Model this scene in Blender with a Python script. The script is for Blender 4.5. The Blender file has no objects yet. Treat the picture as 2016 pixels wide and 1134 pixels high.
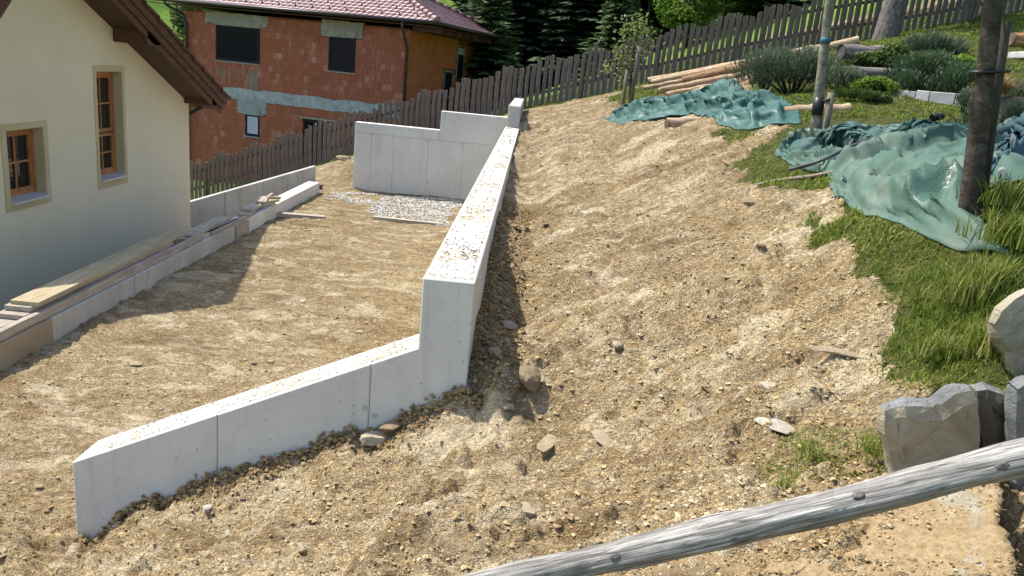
import bpy, bmesh, math, random
import numpy as np
from mathutils import Vector, Matrix
R_=math.radians
random.seed(7)
rng=np.random.default_rng(11)
sc=bpy.context.scene
COL=sc.collection

# ---------------------------------------------------------------- camera, light, exposure
cam=bpy.data.objects.new('camera',bpy.data.cameras.new('camera'));COL.objects.link(cam)
cam.data.sensor_width=36;cam.data.lens=27.55;cam.data.clip_start=.05;cam.data.clip_end=2500
def cam_matrix(yaw,pitch,roll,loc):
    cy,sy=math.cos(yaw),math.sin(yaw);cp,sp=math.cos(pitch),math.sin(pitch);cr,sr=math.cos(roll),math.sin(roll)
    f=Vector((sy*cp,cy*cp,-sp));r=Vector((cy,-sy,0));u=r.cross(f)
    r2=cr*r+sr*u;u2=-sr*r+cr*u
    m=Matrix((r2,u2,-f)).transposed().to_4x4();m.translation=loc
    return m
cam.matrix_world=cam_matrix(R_(-.117),R_(15.418),R_(5.633),Vector((0,0,3)))
sc.camera=cam
SUN=Vector((-.585,.29,1)).normalized()
world=bpy.data.worlds.new('World');sc.world=world;world.use_nodes=True
nt=world.node_tree;bg=nt.nodes['Background']
sky=nt.nodes.new('ShaderNodeTexSky');sky.sky_type='NISHITA';sky.sun_disc=False
sky.sun_elevation=math.asin(SUN.z);sky.sun_rotation=math.atan2(SUN.x,SUN.y)
sky.air_density=1.0;sky.dust_density=1.5;sky.ozone_density=1.0
nt.links.new(sky.outputs[0],bg.inputs[0]);bg.inputs[1].default_value=.15
sl=bpy.data.lights.new('sun','SUN');sl.energy=3.6;sl.angle=R_(.6);sl.color=(1,.95,.86)
so=bpy.data.objects.new('sun',sl);COL.objects.link(so);so.rotation_euler=SUN.to_track_quat('Z','Y').to_euler();so.location=(-20,10,40)
sc.view_settings.view_transform='Standard';sc.view_settings.look='None';sc.view_settings.gamma=1
sc.view_settings.exposure=1.0;sc.view_settings.use_curve_mapping=False
sc.cycles.max_bounces=6;sc.cycles.diffuse_bounces=3;sc.cycles.glossy_bounces=3;sc.cycles.transparent_max_bounces=6
sc.cycles.use_denoising=True

# ---------------------------------------------------------------- numpy helpers
def _hash(ix,iy,s):
    h=(ix.astype(np.int64)*374761393+iy.astype(np.int64)*668265263+s*1442695041)&0x7fffffff
    h=((h^(h>>13))*1274126177)&0x7fffffff
    return ((h^(h>>16))&0xffff)/65535.
def vnoise(x,y,s=0):
    x=np.asarray(x,float);y=np.asarray(y,float)
    ix=np.floor(x);iy=np.floor(y);fx=x-ix;fy=y-iy
    fx=fx*fx*fx*(fx*(fx*6-15)+10);fy=fy*fy*fy*(fy*(fy*6-15)+10)
    a=_hash(ix,iy,s);b=_hash(ix+1,iy,s);c=_hash(ix,iy+1,s);d=_hash(ix+1,iy+1,s)
    return (a*(1-fx)+b*fx)*(1-fy)+(c*(1-fx)+d*fx)*fy-.5
def fbm(x,y,o=4,s=0,g=.5):
    r=0;a=1
    for i in range(o):
        r=r+a*vnoise(np.asarray(x)*2**i+17.3*i,np.asarray(y)*2**i-9.1*i,s+i);a*=g
    return r
def trinoise(x,y,s=0):
    """piecewise planar noise on a triangle lattice: flat facets that meet in creases"""
    k=(x+y)*.36602540378;i=np.floor(x+k);j=np.floor(y+k);fx=x+k-i;fy=y+k-j
    a=_hash(i,j,s);d=_hash(i+1,j+1,s);up=fy>fx
    m=np.where(up,_hash(i,j+1,s),_hash(i+1,j,s));hi=np.where(up,fy,fx);lo=np.where(up,fx,fy)
    return a+(m-a)*(hi-lo)+(d-a)*lo-.5
def lumps(x,y,s=0):
    ix=np.floor(x);iy=np.floor(y);best=np.full(np.shape(x),9.)
    for dx in (-1,0,1):
        for dy in (-1,0,1):
            cx=ix+dx;cy=iy+dy;px=cx+_hash(cx,cy,s);py=cy+_hash(cx,cy,s+7);r=.35+.65*_hash(cx,cy,s+13)
            best=np.minimum(best,((x-px)**2+(y-py)**2)/(r*r*.45))
    return np.sqrt(np.clip(1-best,0,1))
def inpoly(x,y,poly):
    x=np.asarray(x,float);y=np.asarray(y,float);c=np.zeros(x.shape,bool);n=len(poly)
    for i in range(n):
        x1,y1=poly[i][:2];x2,y2=poly[(i+1)%n][:2]
        k=((y1>y)!=(y2>y))&(x<(x2-x1)*(y-y1)/((y2-y1) or 1e-9)+x1)
        c^=k
    return c
def _tps(pts):
    P=np.array(pts,float);n=len(P);d=np.hypot(P[:,None,0]-P[None,:,0],P[:,None,1]-P[None,:,1])
    K=np.where(d>0,d*d*np.log(d+1e-12),0)+np.eye(n)*.02
    A=np.zeros((n+3,n+3));A[:n,:n]=K;A[:n,n]=1;A[:n,n+1:]=P[:,:2];A[n,:n]=1;A[n+1:,:n]=P[:,:2].T
    w=np.linalg.solve(A,np.concatenate([P[:,2],[0,0,0]]))
    def f(x,y):
        x=np.asarray(x,float);y=np.asarray(y,float);o=w[n]+w[n+1]*x+w[n+2]*y
        for i in range(n):
            r2=(x-P[i,0])**2+(y-P[i,1])**2
            o=o+w[i]*.5*r2*np.log(r2+1e-12)
        return o
    return f
BANK=_tps([(-2.6,4.3,-.16),(-1.7,4.3,.42),(-.78,4.3,.83),(-.22,4.2,1.07),(.22,4.1,1.08),
 (-3.4,3.6,-.5),(-2.4,3,-.02),(-1.5,3,.42),(-.6,3,.83),(.3,3,1.18),(1,3,1.46),(1.5,2.8,1.74),(2,3,2.0),(3,3,2.45),(4.5,3,2.75),
 (-2,1.5,.2),(-1,1.5,.68),(0,1.5,1.2),(1,1.6,1.52),(2,1.6,1.8),(3,1.5,2.2),(0,0,1.35),(2,0,1.9),(-2,0,.3),
 (-.22,4.7,1.44),(.07,5.3,1.36),(-.22,5.8,1.53),(1,4.2,1.52),(1.9,4,2.05),(2.35,4.2,2.52),(3.2,4,2.66),(5,4,2.8),
 (-.22,7.5,1.64),(.1,8.3,1.58),(-.22,9.5,1.67),(1,6.5,1.72),(2,6.5,2.2),(3,6.3,2.68),(5,6.3,2.78),
 (-.22,11.7,1.75),(.15,10.5,1.64),(1,10,1.86),(2,10.5,2.42),(3,10,2.78),(4.6,9.5,2.92),(6.5,9.5,3.1),
 (-.22,15.9,1.84),(0,14,1.76),(-.22,13.8,1.8),(1,14,2.05),(2,14,2.5),(3,14,2.9),(5,13,3.35),(8,13.5,3.95),
 (-.22,19,1.95),(1,18,2.25),(2,18,2.58),(4,18,3.2),(6,17.5,3.9),(10,18,4.9),
 (-.1,23,2.03),(2.1,22.5,2.66),(3.67,22.2,3.3),(5.08,22,3.74),(6.63,22,4.2),(8.82,22,4.73),(10.5,22,5.18),(12.5,22,5.74),
 (-2.9,23.5,.98),(-5.36,24,.05),(-8.3,25,-1.2),(-10.5,25.5,-2.0),(-2,20.5,1.1),(-4.2,20,.3),(-5.5,20,-.1),(-8,20,-1.3),
 (0,27,2.1),(6,27,4.3),(12,27,6.2),(-6,28,-.4),(-11,29,-2.2)])
def sstep(a,b,x):
    t=np.clip((x-a)/(b-a),0,1);return t*t*(3-2*t)
def H(x,y):
    x=np.asarray(x,float);y=np.asarray(y,float)
    b=BANK(x,y)-.15*np.exp(-((x-.06)/.24)**2)*sstep(4.3,5.2,y)*sstep(19,13,y)
    yard=-.10*sstep(6.5,4,y)-.02*(x+2.5)*0
    left=(x<-2.58)&(y<4.45)
    z=np.where(y<4.45,np.where(x<-2.2,np.maximum(b,yard),b),b)
    yz=yard+0*x
    # rise of the cut bank behind the yard
    k=sstep(17.75,19.6,y)
    yz=yz*(1-k)+np.maximum(b,.12)*k+.34*np.exp(-((x+4.15)/.55)**2-((y-19.0)/.7)**2)
    z=np.where((y>=4.45)&(x<-.37),np.where((y>18.05)&(x>-3.9),b,yz),z)
    z=np.where((x<=0.25)&(x>-.40)&(y>4.3)&(y<17.15),np.minimum(z,1.70+.0*y+.35*np.clip(x+.2,0,9)),z)
    z=np.where((x<-4.62)&(y<18),-.7,z)
    z=np.where((x<-4.9)&(y>=18),np.minimum(b,z),z)
    return z
# ---------------------------------------------------------------- mesh helpers
def link(o,parent=None,loc=None):
    COL.objects.link(o)
    if parent is not None:o.parent=parent
    return o
def tag(o,label=None,cat=None,group=None,kind=None):
    if label:o['label']=label
    if cat:o['category']=cat
    if group:o['group']=group
    if kind:o['kind']=kind
    return o
def empty(name,loc=(0,0,0),label=None,cat=None,group=None):
    o=bpy.data.objects.new(name,None);o.empty_display_size=.1;COL.objects.link(o);o.location=loc
    return tag(o,label,cat,group)
def npmesh(name,V,F,mat,tint=None,smooth=False,attrs=None):
    V=np.asarray(V,np.float32);F=np.asarray(F,np.int32);k=F.shape[1]
    m=bpy.data.meshes.new(name);m.vertices.add(len(V));m.vertices.foreach_set('co',V.ravel())
    m.loops.add(F.size);m.loops.foreach_set('vertex_index',F.ravel())
    m.polygons.add(len(F));m.polygons.foreach_set('loop_start',np.arange(len(F),dtype=np.int32)*k)
    m.polygons.foreach_set('use_smooth',np.full(len(F),bool(smooth)))
    if tint is not None:
        a=m.attributes.new('tint','FLOAT','POINT');a.data.foreach_set('value',np.asarray(tint,np.float32))
    for n,v in (attrs or {}).items():
        a=m.attributes.new(n,'FLOAT','POINT');a.data.foreach_set('value',np.asarray(v,np.float32))
    m.update();m.validate()
    if mat:m.materials.append(mat)
    return m
def npobj(name,V,F,mat,parent=None,**kw):
    o=bpy.data.objects.new(name,npmesh(name,V,F,mat,**kw));return link(o,parent)
class MB:
    """collects shapes and links them as one mesh"""
    def __init__(s):s.bm=bmesh.new()
    def hexa(s,p,mi=0):
        v=[s.bm.verts.new(q) for q in p]
        for f in ((0,3,2,1),(4,5,6,7),(0,1,5,4),(1,2,6,5),(2,3,7,6),(3,0,4,7)):
            fc=s.bm.faces.new([v[i] for i in f]);fc.material_index=mi
        return s
    def box(s,a,b,M=None,mi=0):
        x0,y0,z0=a;x1,y1,z1=b
        p=[(x0,y0,z0),(x1,y0,z0),(x1,y1,z0),(x0,y1,z0),(x0,y0,z1),(x1,y0,z1),(x1,y1,z1),(x0,y1,z1)]
        if M:p=[M@Vector(q) for q in p]
        return s.hexa(p,mi)
    def prism(s,poly,d,mi=0):
        d=Vector(d);a=[s.bm.verts.new(Vector(q)) for q in poly];b=[s.bm.verts.new(Vector(q)+d) for q in poly];n=len(poly)
        f=[s.bm.faces.new(a[::-1]),s.bm.faces.new(b)]+[s.bm.faces.new((a[i],a[(i+1)%n],b[(i+1)%n],b[i])) for i in range(n)]
        for q in f:q.material_index=mi
        return s
    def tube(s,pts,rad,n=8,cap=True,mi=0,capmi=None,jit=0):
        pts=[Vector(p) for p in pts];m=len(pts);rad=rad if hasattr(rad,'__len__') else [rad]*m
        rings=[];up=None
        for i,p in enumerate(pts):
            t=(pts[min(i+1,m-1)]-pts[max(i-1,0)]).normalized()
            if up is None:up=Vector((0,0,1)) if abs(t.z)<.9 else Vector((0,1,0))
            x=t.cross(up).normalized();y=x.cross(t).normalized();up=y if abs(t.z)<.9 else up
            rings.append([s.bm.verts.new(p+(x*math.cos(2*math.pi*k/n)+y*math.sin(2*math.pi*k/n))*rad[i]*(1+random.uniform(-jit,jit))) for k in range(n)])
        for i in range(m-1):
            for k in range(n):
                f=s.bm.faces.new((rings[i][k],rings[i][(k+1)%n],rings[i+1][(k+1)%n],rings[i+1][k]));f.smooth=True;f.material_index=mi
        if cap:
            f=s.bm.faces.new(rings[0]);f.material_index=mi if capmi is None else capmi
            f=s.bm.faces.new(rings[-1][::-1]);f.material_index=mi if capmi is None else capmi
        return s
    def bevel(s,w,seg=1,ang=40):
        bmesh.ops.recalc_face_normals(s.bm,faces=s.bm.faces)
        e=[x for x in s.bm.edges if len(x.link_faces)==2 and x.calc_face_angle(0)>R_(ang)]
        bmesh.ops.bevel(s.bm,geom=e,offset=w,segments=seg,affect='EDGES',profile=.6);return s
    def mesh(s,name,mats):
        bmesh.ops.recalc_face_normals(s.bm,faces=s.bm.faces)
        m=bpy.data.meshes.new(name);s.bm.to_mesh(m);s.bm.free()
        for q in (mats if isinstance(mats,(list,tuple)) else [mats]):m.materials.append(q)
        return m
    def obj(s,name,mats,parent=None,label=None,cat=None,group=None):
        o=bpy.data.objects.new(name,s.mesh(name,mats));link(o,parent);return tag(o,label,cat,group)

# ---------------------------------------------------------------- material helpers
class NT:
    def __init__(s,name):
        s.m=bpy.data.materials.new(name);s.m.use_nodes=True;s.t=s.m.node_tree;s.b=s.t.nodes['Principled BSDF'];s.N=s.t.nodes;s.L=s.t.links
        s.pos=s.N.new('ShaderNodeNewGeometry').outputs['Position']
    def vec(s,scale=(1,1,1),rot=(0,0,0),src=None):
        n=s.N.new('ShaderNodeMapping');n.inputs['Scale'].default_value=scale;n.inputs['Rotation'].default_value=rot
        s.L.new(src or s.pos,n.inputs[0]);return n.outputs[0]
    def objco(s):return s.N.new('ShaderNodeTexCoord').outputs['Object']
    def noise(s,scale,detail=4,rough=.6,vec=None,dist=0):
        n=s.N.new('ShaderNodeTexNoise');n.inputs['Scale'].default_value=scale;n.inputs['Detail'].default_value=detail;n.inputs['Roughness'].default_value=rough;n.inputs['Distortion'].default_value=dist
        s.L.new(vec or s.pos,n.inputs['Vector']);return n.outputs[0]
    def voro(s,scale,feat='F1',vec=None,out=0):
        n=s.N.new('ShaderNodeTexVoronoi');n.feature=feat;n.inputs['Scale'].default_value=scale;s.L.new(vec or s.pos,n.inputs['Vector']);return n.outputs[out]
    def ramp(s,fac,stops):
        n=s.N.new('ShaderNodeValToRGB');r=n.color_ramp
        while len(r.elements)<len(stops):r.elements.new(.5)
        for e,(p,c) in zip(r.elements,stops):e.position=p;e.color=(c,c,c,1) if not hasattr(c,'__len__') else (*c,1)
        s.L.new(fac,n.inputs[0]);return n.outputs[0]
    def mix(s,fac,a,b,mode='MIX'):
        n=s.N.new('ShaderNodeMix');n.data_type='RGBA';n.blend_type=mode
        for i,v in ((0,fac),(6,a),(7,b)):
            if hasattr(v,'is_output') or hasattr(v,'node'):s.L.new(v,n.inputs[i])
            elif i==0:n.inputs[0].default_value=v
            else:n.inputs[i].default_value=(*v,1)
        return n.outputs[2]
    def math(s,op,a,b=0):
        n=s.N.new('ShaderNodeMath');n.operation=op
        for i,v in ((0,a),(1,b)):
            if hasattr(v,'node'):s.L.new(v,n.inputs[i])
            else:n.inputs[i].default_value=v
        return n.outputs[0]
    def attr(s,name):
        n=s.N.new('ShaderNodeAttribute');n.attribute_name=name;return n.outputs['Fac']
    def rand(s):return s.N.new('ShaderNodeObjectInfo').outputs['Random']
    def bump(s,h,st=.5,dist=.01,prev=None):
        n=s.N.new('ShaderNodeBump');n.inputs['Strength'].default_value=st;n.inputs['Distance'].default_value=dist
        s.L.new(h,n.inputs['Height'])
        if prev:s.L.new(prev,n.inputs['Normal'])
        return n.outputs[0]
    def done(s,col,rough=.8,nrm=None,spec=.3,**kw):
        if hasattr(col,'node'):s.L.new(col,s.b.inputs['Base Color'])
        else:s.b.inputs['Base Color'].default_value=(*col,1)
        if hasattr(rough,'node'):s.L.new(rough,s.b.inputs['Roughness'])
        else:s.b.inputs['Roughness'].default_value=rough
        s.b.inputs['Specular IOR Level'].default_value=spec
        if nrm:s.L.new(nrm,s.b.inputs['Normal'])
        for k,v in kw.items():s.b.inputs[k].default_value=v
        return s.m
M={}
# poured concrete: pale grey, cloudy, with air pores and faint rain marks
def concrete(name,c0,c1,pore=1.,stain=(.30,.27,.21),st=.25):
    t=NT(name);n1=t.noise(1.6,5,.62);n2=t.noise(14,4,.6);col=t.mix(t.ramp(n1,[(.35,0),(.68,1)]),c0,c1)
    col=t.mix(t.math('MULTIPLY',t.ramp(n2,[(.5,0),(.75,1)]),.18),col,stain)
    run=t.noise(1,4,.6,vec=t.vec((9,9,.7)));col=t.mix(t.math('MULTIPLY',t.ramp(run,[(.56,0),(.74,1)]),st),col,stain)
    vo=t.voro(19);pm=t.ramp(t.noise(5,2),[(.42,0),(.6,1)]);po=t.math('MULTIPLY',t.ramp(vo,[(.06,1),(.12,0)]),pm)
    col=t.mix(t.math('MULTIPLY',po,.75*pore),col,(.12,.11,.09))
    h=t.math('SUBTRACT',t.math('MULTIPLY',t.noise(60,3),.3),po)
    return t.done(col,.85,t.bump(h,.5,.006),.25)
M['concrete']=concrete('concrete',(.545,.52,.465),(.635,.61,.55))
M['concrete_muddy']=concrete('concrete_muddy',(.24,.185,.115),(.34,.275,.185),.4,(.17,.115,.06),.5)
M['concrete_old']=concrete('concrete_old',(.36,.34,.30),(.48,.46,.42),.6,(.22,.17,.11),.5)
t=NT('concrete_rough_top');n=t.noise(38,5,.7);n2=t.noise(2.2,3);col=t.mix(t.ramp(n,[(.33,0),(.46,1)]),(.36,.33,.27),(.68,.67,.63))
ye=t.ramp(t.noise(1,4,.6,vec=t.vec((1.2,1.1,1))),[(.46,0),(.58,1)]);col=t.mix(t.math('MULTIPLY',ye,t.ramp(t.noise(26,4,.7),[(.4,0),(.6,.9)])),col,(.42,.31,.15))
M['concrete_top']=t.done(col,.9,t.bump(t.noise(45,5,.75),.9,.02),.2)
# dug earth
t=NT('soil')
w=t.vec((1,3.2,1),(0,0,R_(-14)))
big=t.noise(.9,5,.6,dist=.4);str_=t.noise(2.6,6,.68,vec=w,dist=.6);fine_=t.noise(46,5,.75);mid=t.noise(9,5,.7,dist=.5)
v=t.math('ADD',t.math('MULTIPLY',str_,.50),t.math('ADD',t.math('MULTIPLY',big,.36),t.math('ADD',t.math('MULTIPLY',mid,.32),t.math('MULTIPLY',fine_,.22))))
v=t.math('SUBTRACT',v,.08);col=t.ramp(v,[(.43,(.115,.070,.029)),(.51,(.255,.165,.070)),(.585,(.39,.275,.130)),(.65,(.545,.41,.220)),(.72,(.70,.58,.375))])
pl=t.noise(1.0,5,.62,vec=t.vec((1.5,2.6,1),(0,0,R_(-10))),dist=.9);plm=t.ramp(pl,[(.53,0),(.61,1)])
# flakes of crushed shale: sharp edged cells, some pale, in two sizes, squeezed along the scrape direction
warp=t.N.new('ShaderNodeVectorMath');warp.operation='ADD';nn_=t.N.new('ShaderNodeTexNoise');nn_.inputs['Scale'].default_value=12;nn_.inputs['Detail'].default_value=4
sc_=t.N.new('ShaderNodeVectorMath');sc_.operation='SCALE';sc_.inputs[3].default_value=.05;t.L.new(t.pos,nn_.inputs[0]);t.L.new(nn_.outputs[1],sc_.inputs[0]);t.L.new(t.pos,warp.inputs[0]);t.L.new(sc_.outputs[0],warp.inputs[1])
fv=t.vec((1,1.7,1.4),(0,0,R_(-14)),src=warp.outputs[0])
cells=[]
for scl,lo in ((22,.60),(48,.56),(95,.52)):
    c_=t.voro(scl,'F1',vec=fv,out=1);e_=t.voro(scl,'DISTANCE_TO_EDGE',vec=fv)
    sx=t.N.new('ShaderNodeSeparateColor');t.L.new(c_,sx.inputs[0]);cells.append((sx.outputs[0],sx.outputs[1],e_,lo))
dens=t.ramp(t.noise(2.3,5,.7,vec=w,dist=.5),[(.38,.25),(.62,1)])
h=None
for r_,g_,e_,lo in cells:
    on=t.math('MULTIPLY',t.ramp(r_,[(lo,0),(lo+.02,1)]),t.ramp(e_,[(.02,0),(.08,1)]));on=t.math('MULTIPLY',on,dens)
    col=t.mix(t.math('MULTIPLY',on,.8),col,t.ramp(g_,[(0,(.38,.268,.138)),(.6,(.57,.44,.26)),(1,(.72,.62,.44))]))
    dk=t.math('MULTIPLY',t.ramp(r_,[(.16,1),(.18,0)]),.55);col=t.mix(dk,col,(.145,.09,.042))
    hh=t.math('MULTIPLY',on,.5+.3*(lo>.55));h=hh if h is None else t.math('ADD',h,hh)
col=t.mix(t.math('MULTIPLY',plm,.78),col,(.68,.565,.37))
dmp=t.ramp(t.noise(1.0,5,.65,vec=t.vec((.95,1.5,1),(0,0,R_(-20))),dist=.8),[(.54,0),(.64,1)]);col=t.mix(t.math('MULTIPLY',dmp,.55),col,(.185,.112,.048))
g=t.attr('grass');gn=t.math('ADD',g,t.math('SUBTRACT',t.noise(14,4,.7),.5));gm=t.ramp(gn,[(.42,0),(.62,1)])
gcol=t.mix(t.ramp(t.noise(7,4,.6),[(.35,0),(.65,1)]),(.055,.075,.016),(.15,.145,.045));col=t.mix(gm,col,gcol)
h=t.math('ADD',h,t.math('ADD',t.math('MULTIPLY',mid,1.0),t.math('ADD',t.math('MULTIPLY',str_,1.2),t.math('MULTIPLY',t.noise(70,4,.8),.5))))
M['soil']=t.done(col,.95,t.bump(h,1.0,.035),.1)
def tinted(name,stops,rough=.8,bump=None,spec=.2,trans=0,obj=False,sub=None):
    t=NT(name);f=t.rand() if obj else t.attr('tint');col=t.ramp(f,stops);nr=None
    if bump:
        n=t.noise(bump[0],4,.7);nr=t.bump(n,bump[1],bump[2]);col=t.mix(t.ramp(n,[(.3,.35),(.6,0)]),col,(.03,.025,.02))
    m=t.done(col,rough,nr,spec)
    if trans:
        tr=t.N.new('ShaderNodeBsdfTranslucent');ms=t.N.new('ShaderNodeMixShader');ms.inputs[0].default_value=trans
        t.L.new(col,tr.inputs[0]);t.L.new(t.b.outputs[0],ms.inputs[1]);t.L.new(tr.outputs[0],ms.inputs[2]);t.L.new(ms.outputs[0],t.N['Material Output'].inputs[0])
    return m
M['clod']=tinted('clod',[(0,(.18,.113,.050)),(.35,(.32,.218,.102)),(.7,(.47,.35,.185)),(1,(.65,.55,.37))],.95,(30,.6,.02),.1)
M['grit']=tinted('grit',[(0,(.16,.12,.07)),(.25,(.36,.31,.23)),(.6,(.60,.58,.53)),(1,(.74,.73,.70))],.9,None,.15)
M['stone']=tinted('stone',[(0,(.22,.165,.095)),(.4,(.31,.245,.155)),(.75,(.36,.30,.21)),(1,(.44,.40,.32))],.9,(24,.7,.015),.15,obj=True)
M['grass']=tinted('grass',[(0,(.080,.125,.015)),(.4,(.155,.21,.026)),(.75,(.24,.27,.048)),(1,(.42,.36,.15))],.55,None,.3,.42)
M['leaf']=tinted('leaf',[(0,(.020,.042,.010)),(.5,(.052,.090,.018)),(1,(.125,.165,.035))],.55,None,.3,.35)
M['leaf_bright']=tinted('leaf_bright',[(0,(.055,.110,.014)),(.5,(.115,.205,.026)),(1,(.23,.31,.055))],.55,None,.3,.55)
M['leaf_grey']=tinted('leaf_grey',[(0,(.040,.060,.032)),(.5,(.090,.120,.066)),(1,(.20,.23,.14))],.65,None,.25,.25)
M['leaf_blue']=tinted('leaf_blue',[(0,(.028,.055,.026)),(.5,(.062,.105,.048)),(1,(.12,.175,.075))],.65,None,.25,.2)
M['flower']=tinted('flower',[(0,(.10,.11,.015)),(.5,(.30,.25,.02)),(1,(.55,.42,.03))],.6,None,.2,.3)
M['straw']=tinted('straw',[(0,(.16,.10,.035)),(.6,(.36,.25,.09)),(1,(.52,.40,.18))],.7,None,.2,.2)
M['needle']=tinted('needle',[(0,(.010,.019,.011)),(.5,(.021,.038,.019)),(1,(.05,.082,.032))],.7,None,.2,.1)
M['needle_light']=tinted('needle_light',[(0,(.020,.038,.016)),(.5,(.045,.078,.028)),(1,(.10,.15,.05))],.7,None,.2,.15)
M['apple']=tinted('apple',[(0,(.10,.13,.03)),(.5,(.19,.235,.065)),(1,(.34,.36,.14))],.5,None,.3,.45)
# woods
def wood(name,dark,mid,light,axis=0,sc=(1,14,14),bump=.5,rough=.75,obj=True):
    t=NT(name);co=t.objco();n=t.noise(2.2,6,.65,vec=t.vec(sc,src=co),dist=.8);n2=t.noise(3,4,.6,vec=co);r=t.rand()
    col=t.ramp(n,[(.32,dark),(.5,mid),(.68,light)]);col=t.mix(t.math('MULTIPLY',t.ramp(n2,[(.45,0),(.7,1)]),.35),col,dark)
    if obj:col=t.mix(t.math('MULTIPLY',r,.4),col,dark)
    return t.done(col,rough,t.bump(n,bump,.01),.25)
M['picket']=wood('picket',(.060,.047,.036),(.142,.114,.092),(.27,.228,.19),sc=(16,16,1.2))
M['rail_fence']=wood('rail_fence',(.028,.023,.02),(.06,.05,.045),(.12,.105,.095),sc=(1,16,16))
M['plank']=wood('plank',(.22,.18,.135),(.40,.345,.27),(.53,.48,.40),sc=(12,1,12),bump=.3)
M['plank_yellow']=wood('plank_yellow',(.25,.19,.11),(.42,.345,.205),(.52,.45,.31),sc=(12,.8,12),bump=.3)
M['plank_pink']=wood('plank_pink',(.22,.175,.135),(.36,.30,.24),(.48,.42,.35),sc=(12,1,12),bump=.3)
M['log']=wood('log',(.20,.125,.065),(.44,.315,.19),(.60,.49,.35),sc=(1,9,9),bump=.6)
M['log_brown']=wood('log_brown',(.13,.065,.028),(.27,.145,.062),(.42,.27,.14),sc=(1,9,9),bump=.5)
M['log_grey']=wood('log_grey',(.06,.05,.042),(.20,.18,.155),(.42,.39,.345),sc=(1,8,8),bump=.9)
M['cut_end']=wood('cut_end',(.085,.058,.038),(.185,.138,.092),(.30,.24,.17),sc=(4,4,4),bump=.4)
M['cut_dark']=wood('cut_dark',(.03,.028,.024),(.075,.068,.058),(.13,.12,.10),sc=(6,6,6),bump=.4)
M['stake']=wood('stake',(.07,.055,.04),(.17,.14,.105),(.28,.24,.19),sc=(14,14,1.2))
M['stake_dark']=wood('stake_dark',(.03,.024,.018),(.062,.050,.036),(.10,.082,.06),sc=(14,14,1.2))
def bark(name,a,b,c,sc=(9,9,2.4),st=1.,vs=14):
    t=NT(name);n=t.noise(1.6,6,.7,vec=t.vec(sc),dist=1.2);n2=t.noise(vs,5,.75);col=t.ramp(n,[(.33,a),(.52,b),(.7,c)])
    sp=t.ramp(t.noise(30,3,.7),[(.6,0),(.68,1)]);col=t.mix(t.math('MULTIPLY',sp,.5),col,c)
    return t.done(col,.9,t.bump(t.math('ADD',n,n2),st,.02),.15)
M['bark_old']=bark('bark_old',(.05,.042,.037),(.145,.128,.115),(.29,.27,.25))
M['bark_young']=bark('bark_young',(.028,.022,.017),(.060,.048,.037),(.125,.105,.085),(5,5,9),.5,40)
M['bark_pale']=bark('bark_pale',(.10,.09,.065),(.21,.195,.145),(.36,.345,.28),(6,6,4),.4,40)
M['bark_dark']=bark('bark_dark',(.018,.014,.011),(.04,.032,.026),(.08,.065,.055))
# rock
def rock(name,a,b,c,band=0):
    t=NT(name);n=t.noise(2.4,7,.66,dist=.6);n2=t.noise(9,6,.7,vec=t.vec((1,1,2.6),(.2,.1,.3)));col=t.ramp(n,[(.34,a),(.5,b),(.66,c)])
    col=t.mix(t.math('MULTIPLY',t.ramp(n2,[(.5,0),(.7,1)]),.35),col,a)
    return t.done(col,.88,t.bump(t.math('ADD',n2,t.noise(40,5,.75)),.75,.03),.2)
M['rock_tan']=rock('rock_tan',(.25,.21,.145),(.40,.345,.245),(.48,.44,.35))
M['rock_grey']=rock('rock_grey',(.11,.11,.103),(.205,.207,.197),(.31,.313,.30))
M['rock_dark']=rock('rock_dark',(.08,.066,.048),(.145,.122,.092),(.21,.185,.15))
t=NT('slab_rock');n=t.noise(3.2,6,.66,dist=.5);f=t.noise(42,5,.75);col=t.mix(t.ramp(f,[(.35,0),(.65,1)]),(.24,.165,.080),(.40,.30,.175));rk=t.ramp(n,[(.57,0),(.64,1)]);col=t.mix(rk,col,t.mix(t.ramp(t.noise(9,5,.7),[(.35,0),(.65,1)]),(.27,.235,.17),(.42,.385,.30)))
dk=t.ramp(t.noise(1.9,4,.6),[(.56,0),(.66,1)]);col=t.mix(t.math('MULTIPLY',dk,.6),col,(.10,.068,.038));M['slab_rock']=t.done(col,.95,t.bump(t.math('ADD',f,t.noise(12,5,.7)),.8,.02),.1)
# weathered rail: silver grey wood with swirling grain and knots
t=NT('rail_wood');co=t.objco();wv=t.vec((3.2,95,95),src=co);n=t.noise(1.0,9,.7,vec=wv,dist=1.0);n3=t.noise(5,5,.6,vec=t.vec((1,10,10),src=co),dist=.7)
wa=t.N.new('ShaderNodeTexWave');wa.wave_type='BANDS';wa.bands_direction='Z';wa.inputs['Scale'].default_value=1.0;wa.inputs['Distortion'].default_value=9;wa.inputs['Detail'].default_value=3;wa.inputs['Detail Scale'].default_value=.7
t.L.new(t.vec((1.1,17,17),src=co),wa.inputs['Vector']);wf=wa.outputs['Fac']
col=t.ramp(n,[(.37,(.10,.088,.076)),(.48,(.30,.28,.25)),(.60,(.49,.465,.425))])
big=t.noise(1,4,.6,vec=t.vec((2.2,11,11),src=co),dist=1.5);col=t.mix(t.math('MULTIPLY',t.ramp(big,[(.42,1),(.58,0)]),.5),col,(.15,.14,.13))
col=t.mix(t.math('MULTIPLY',t.ramp(wf,[(.0,1),(.16,0)]),.6),col,(.07,.063,.056))
kn=t.voro(1,vec=t.vec((2.6,9,9),src=co));col=t.mix(t.ramp(kn,[(.05,.85),(.13,0)]),col,(.075,.065,.06))
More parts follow.
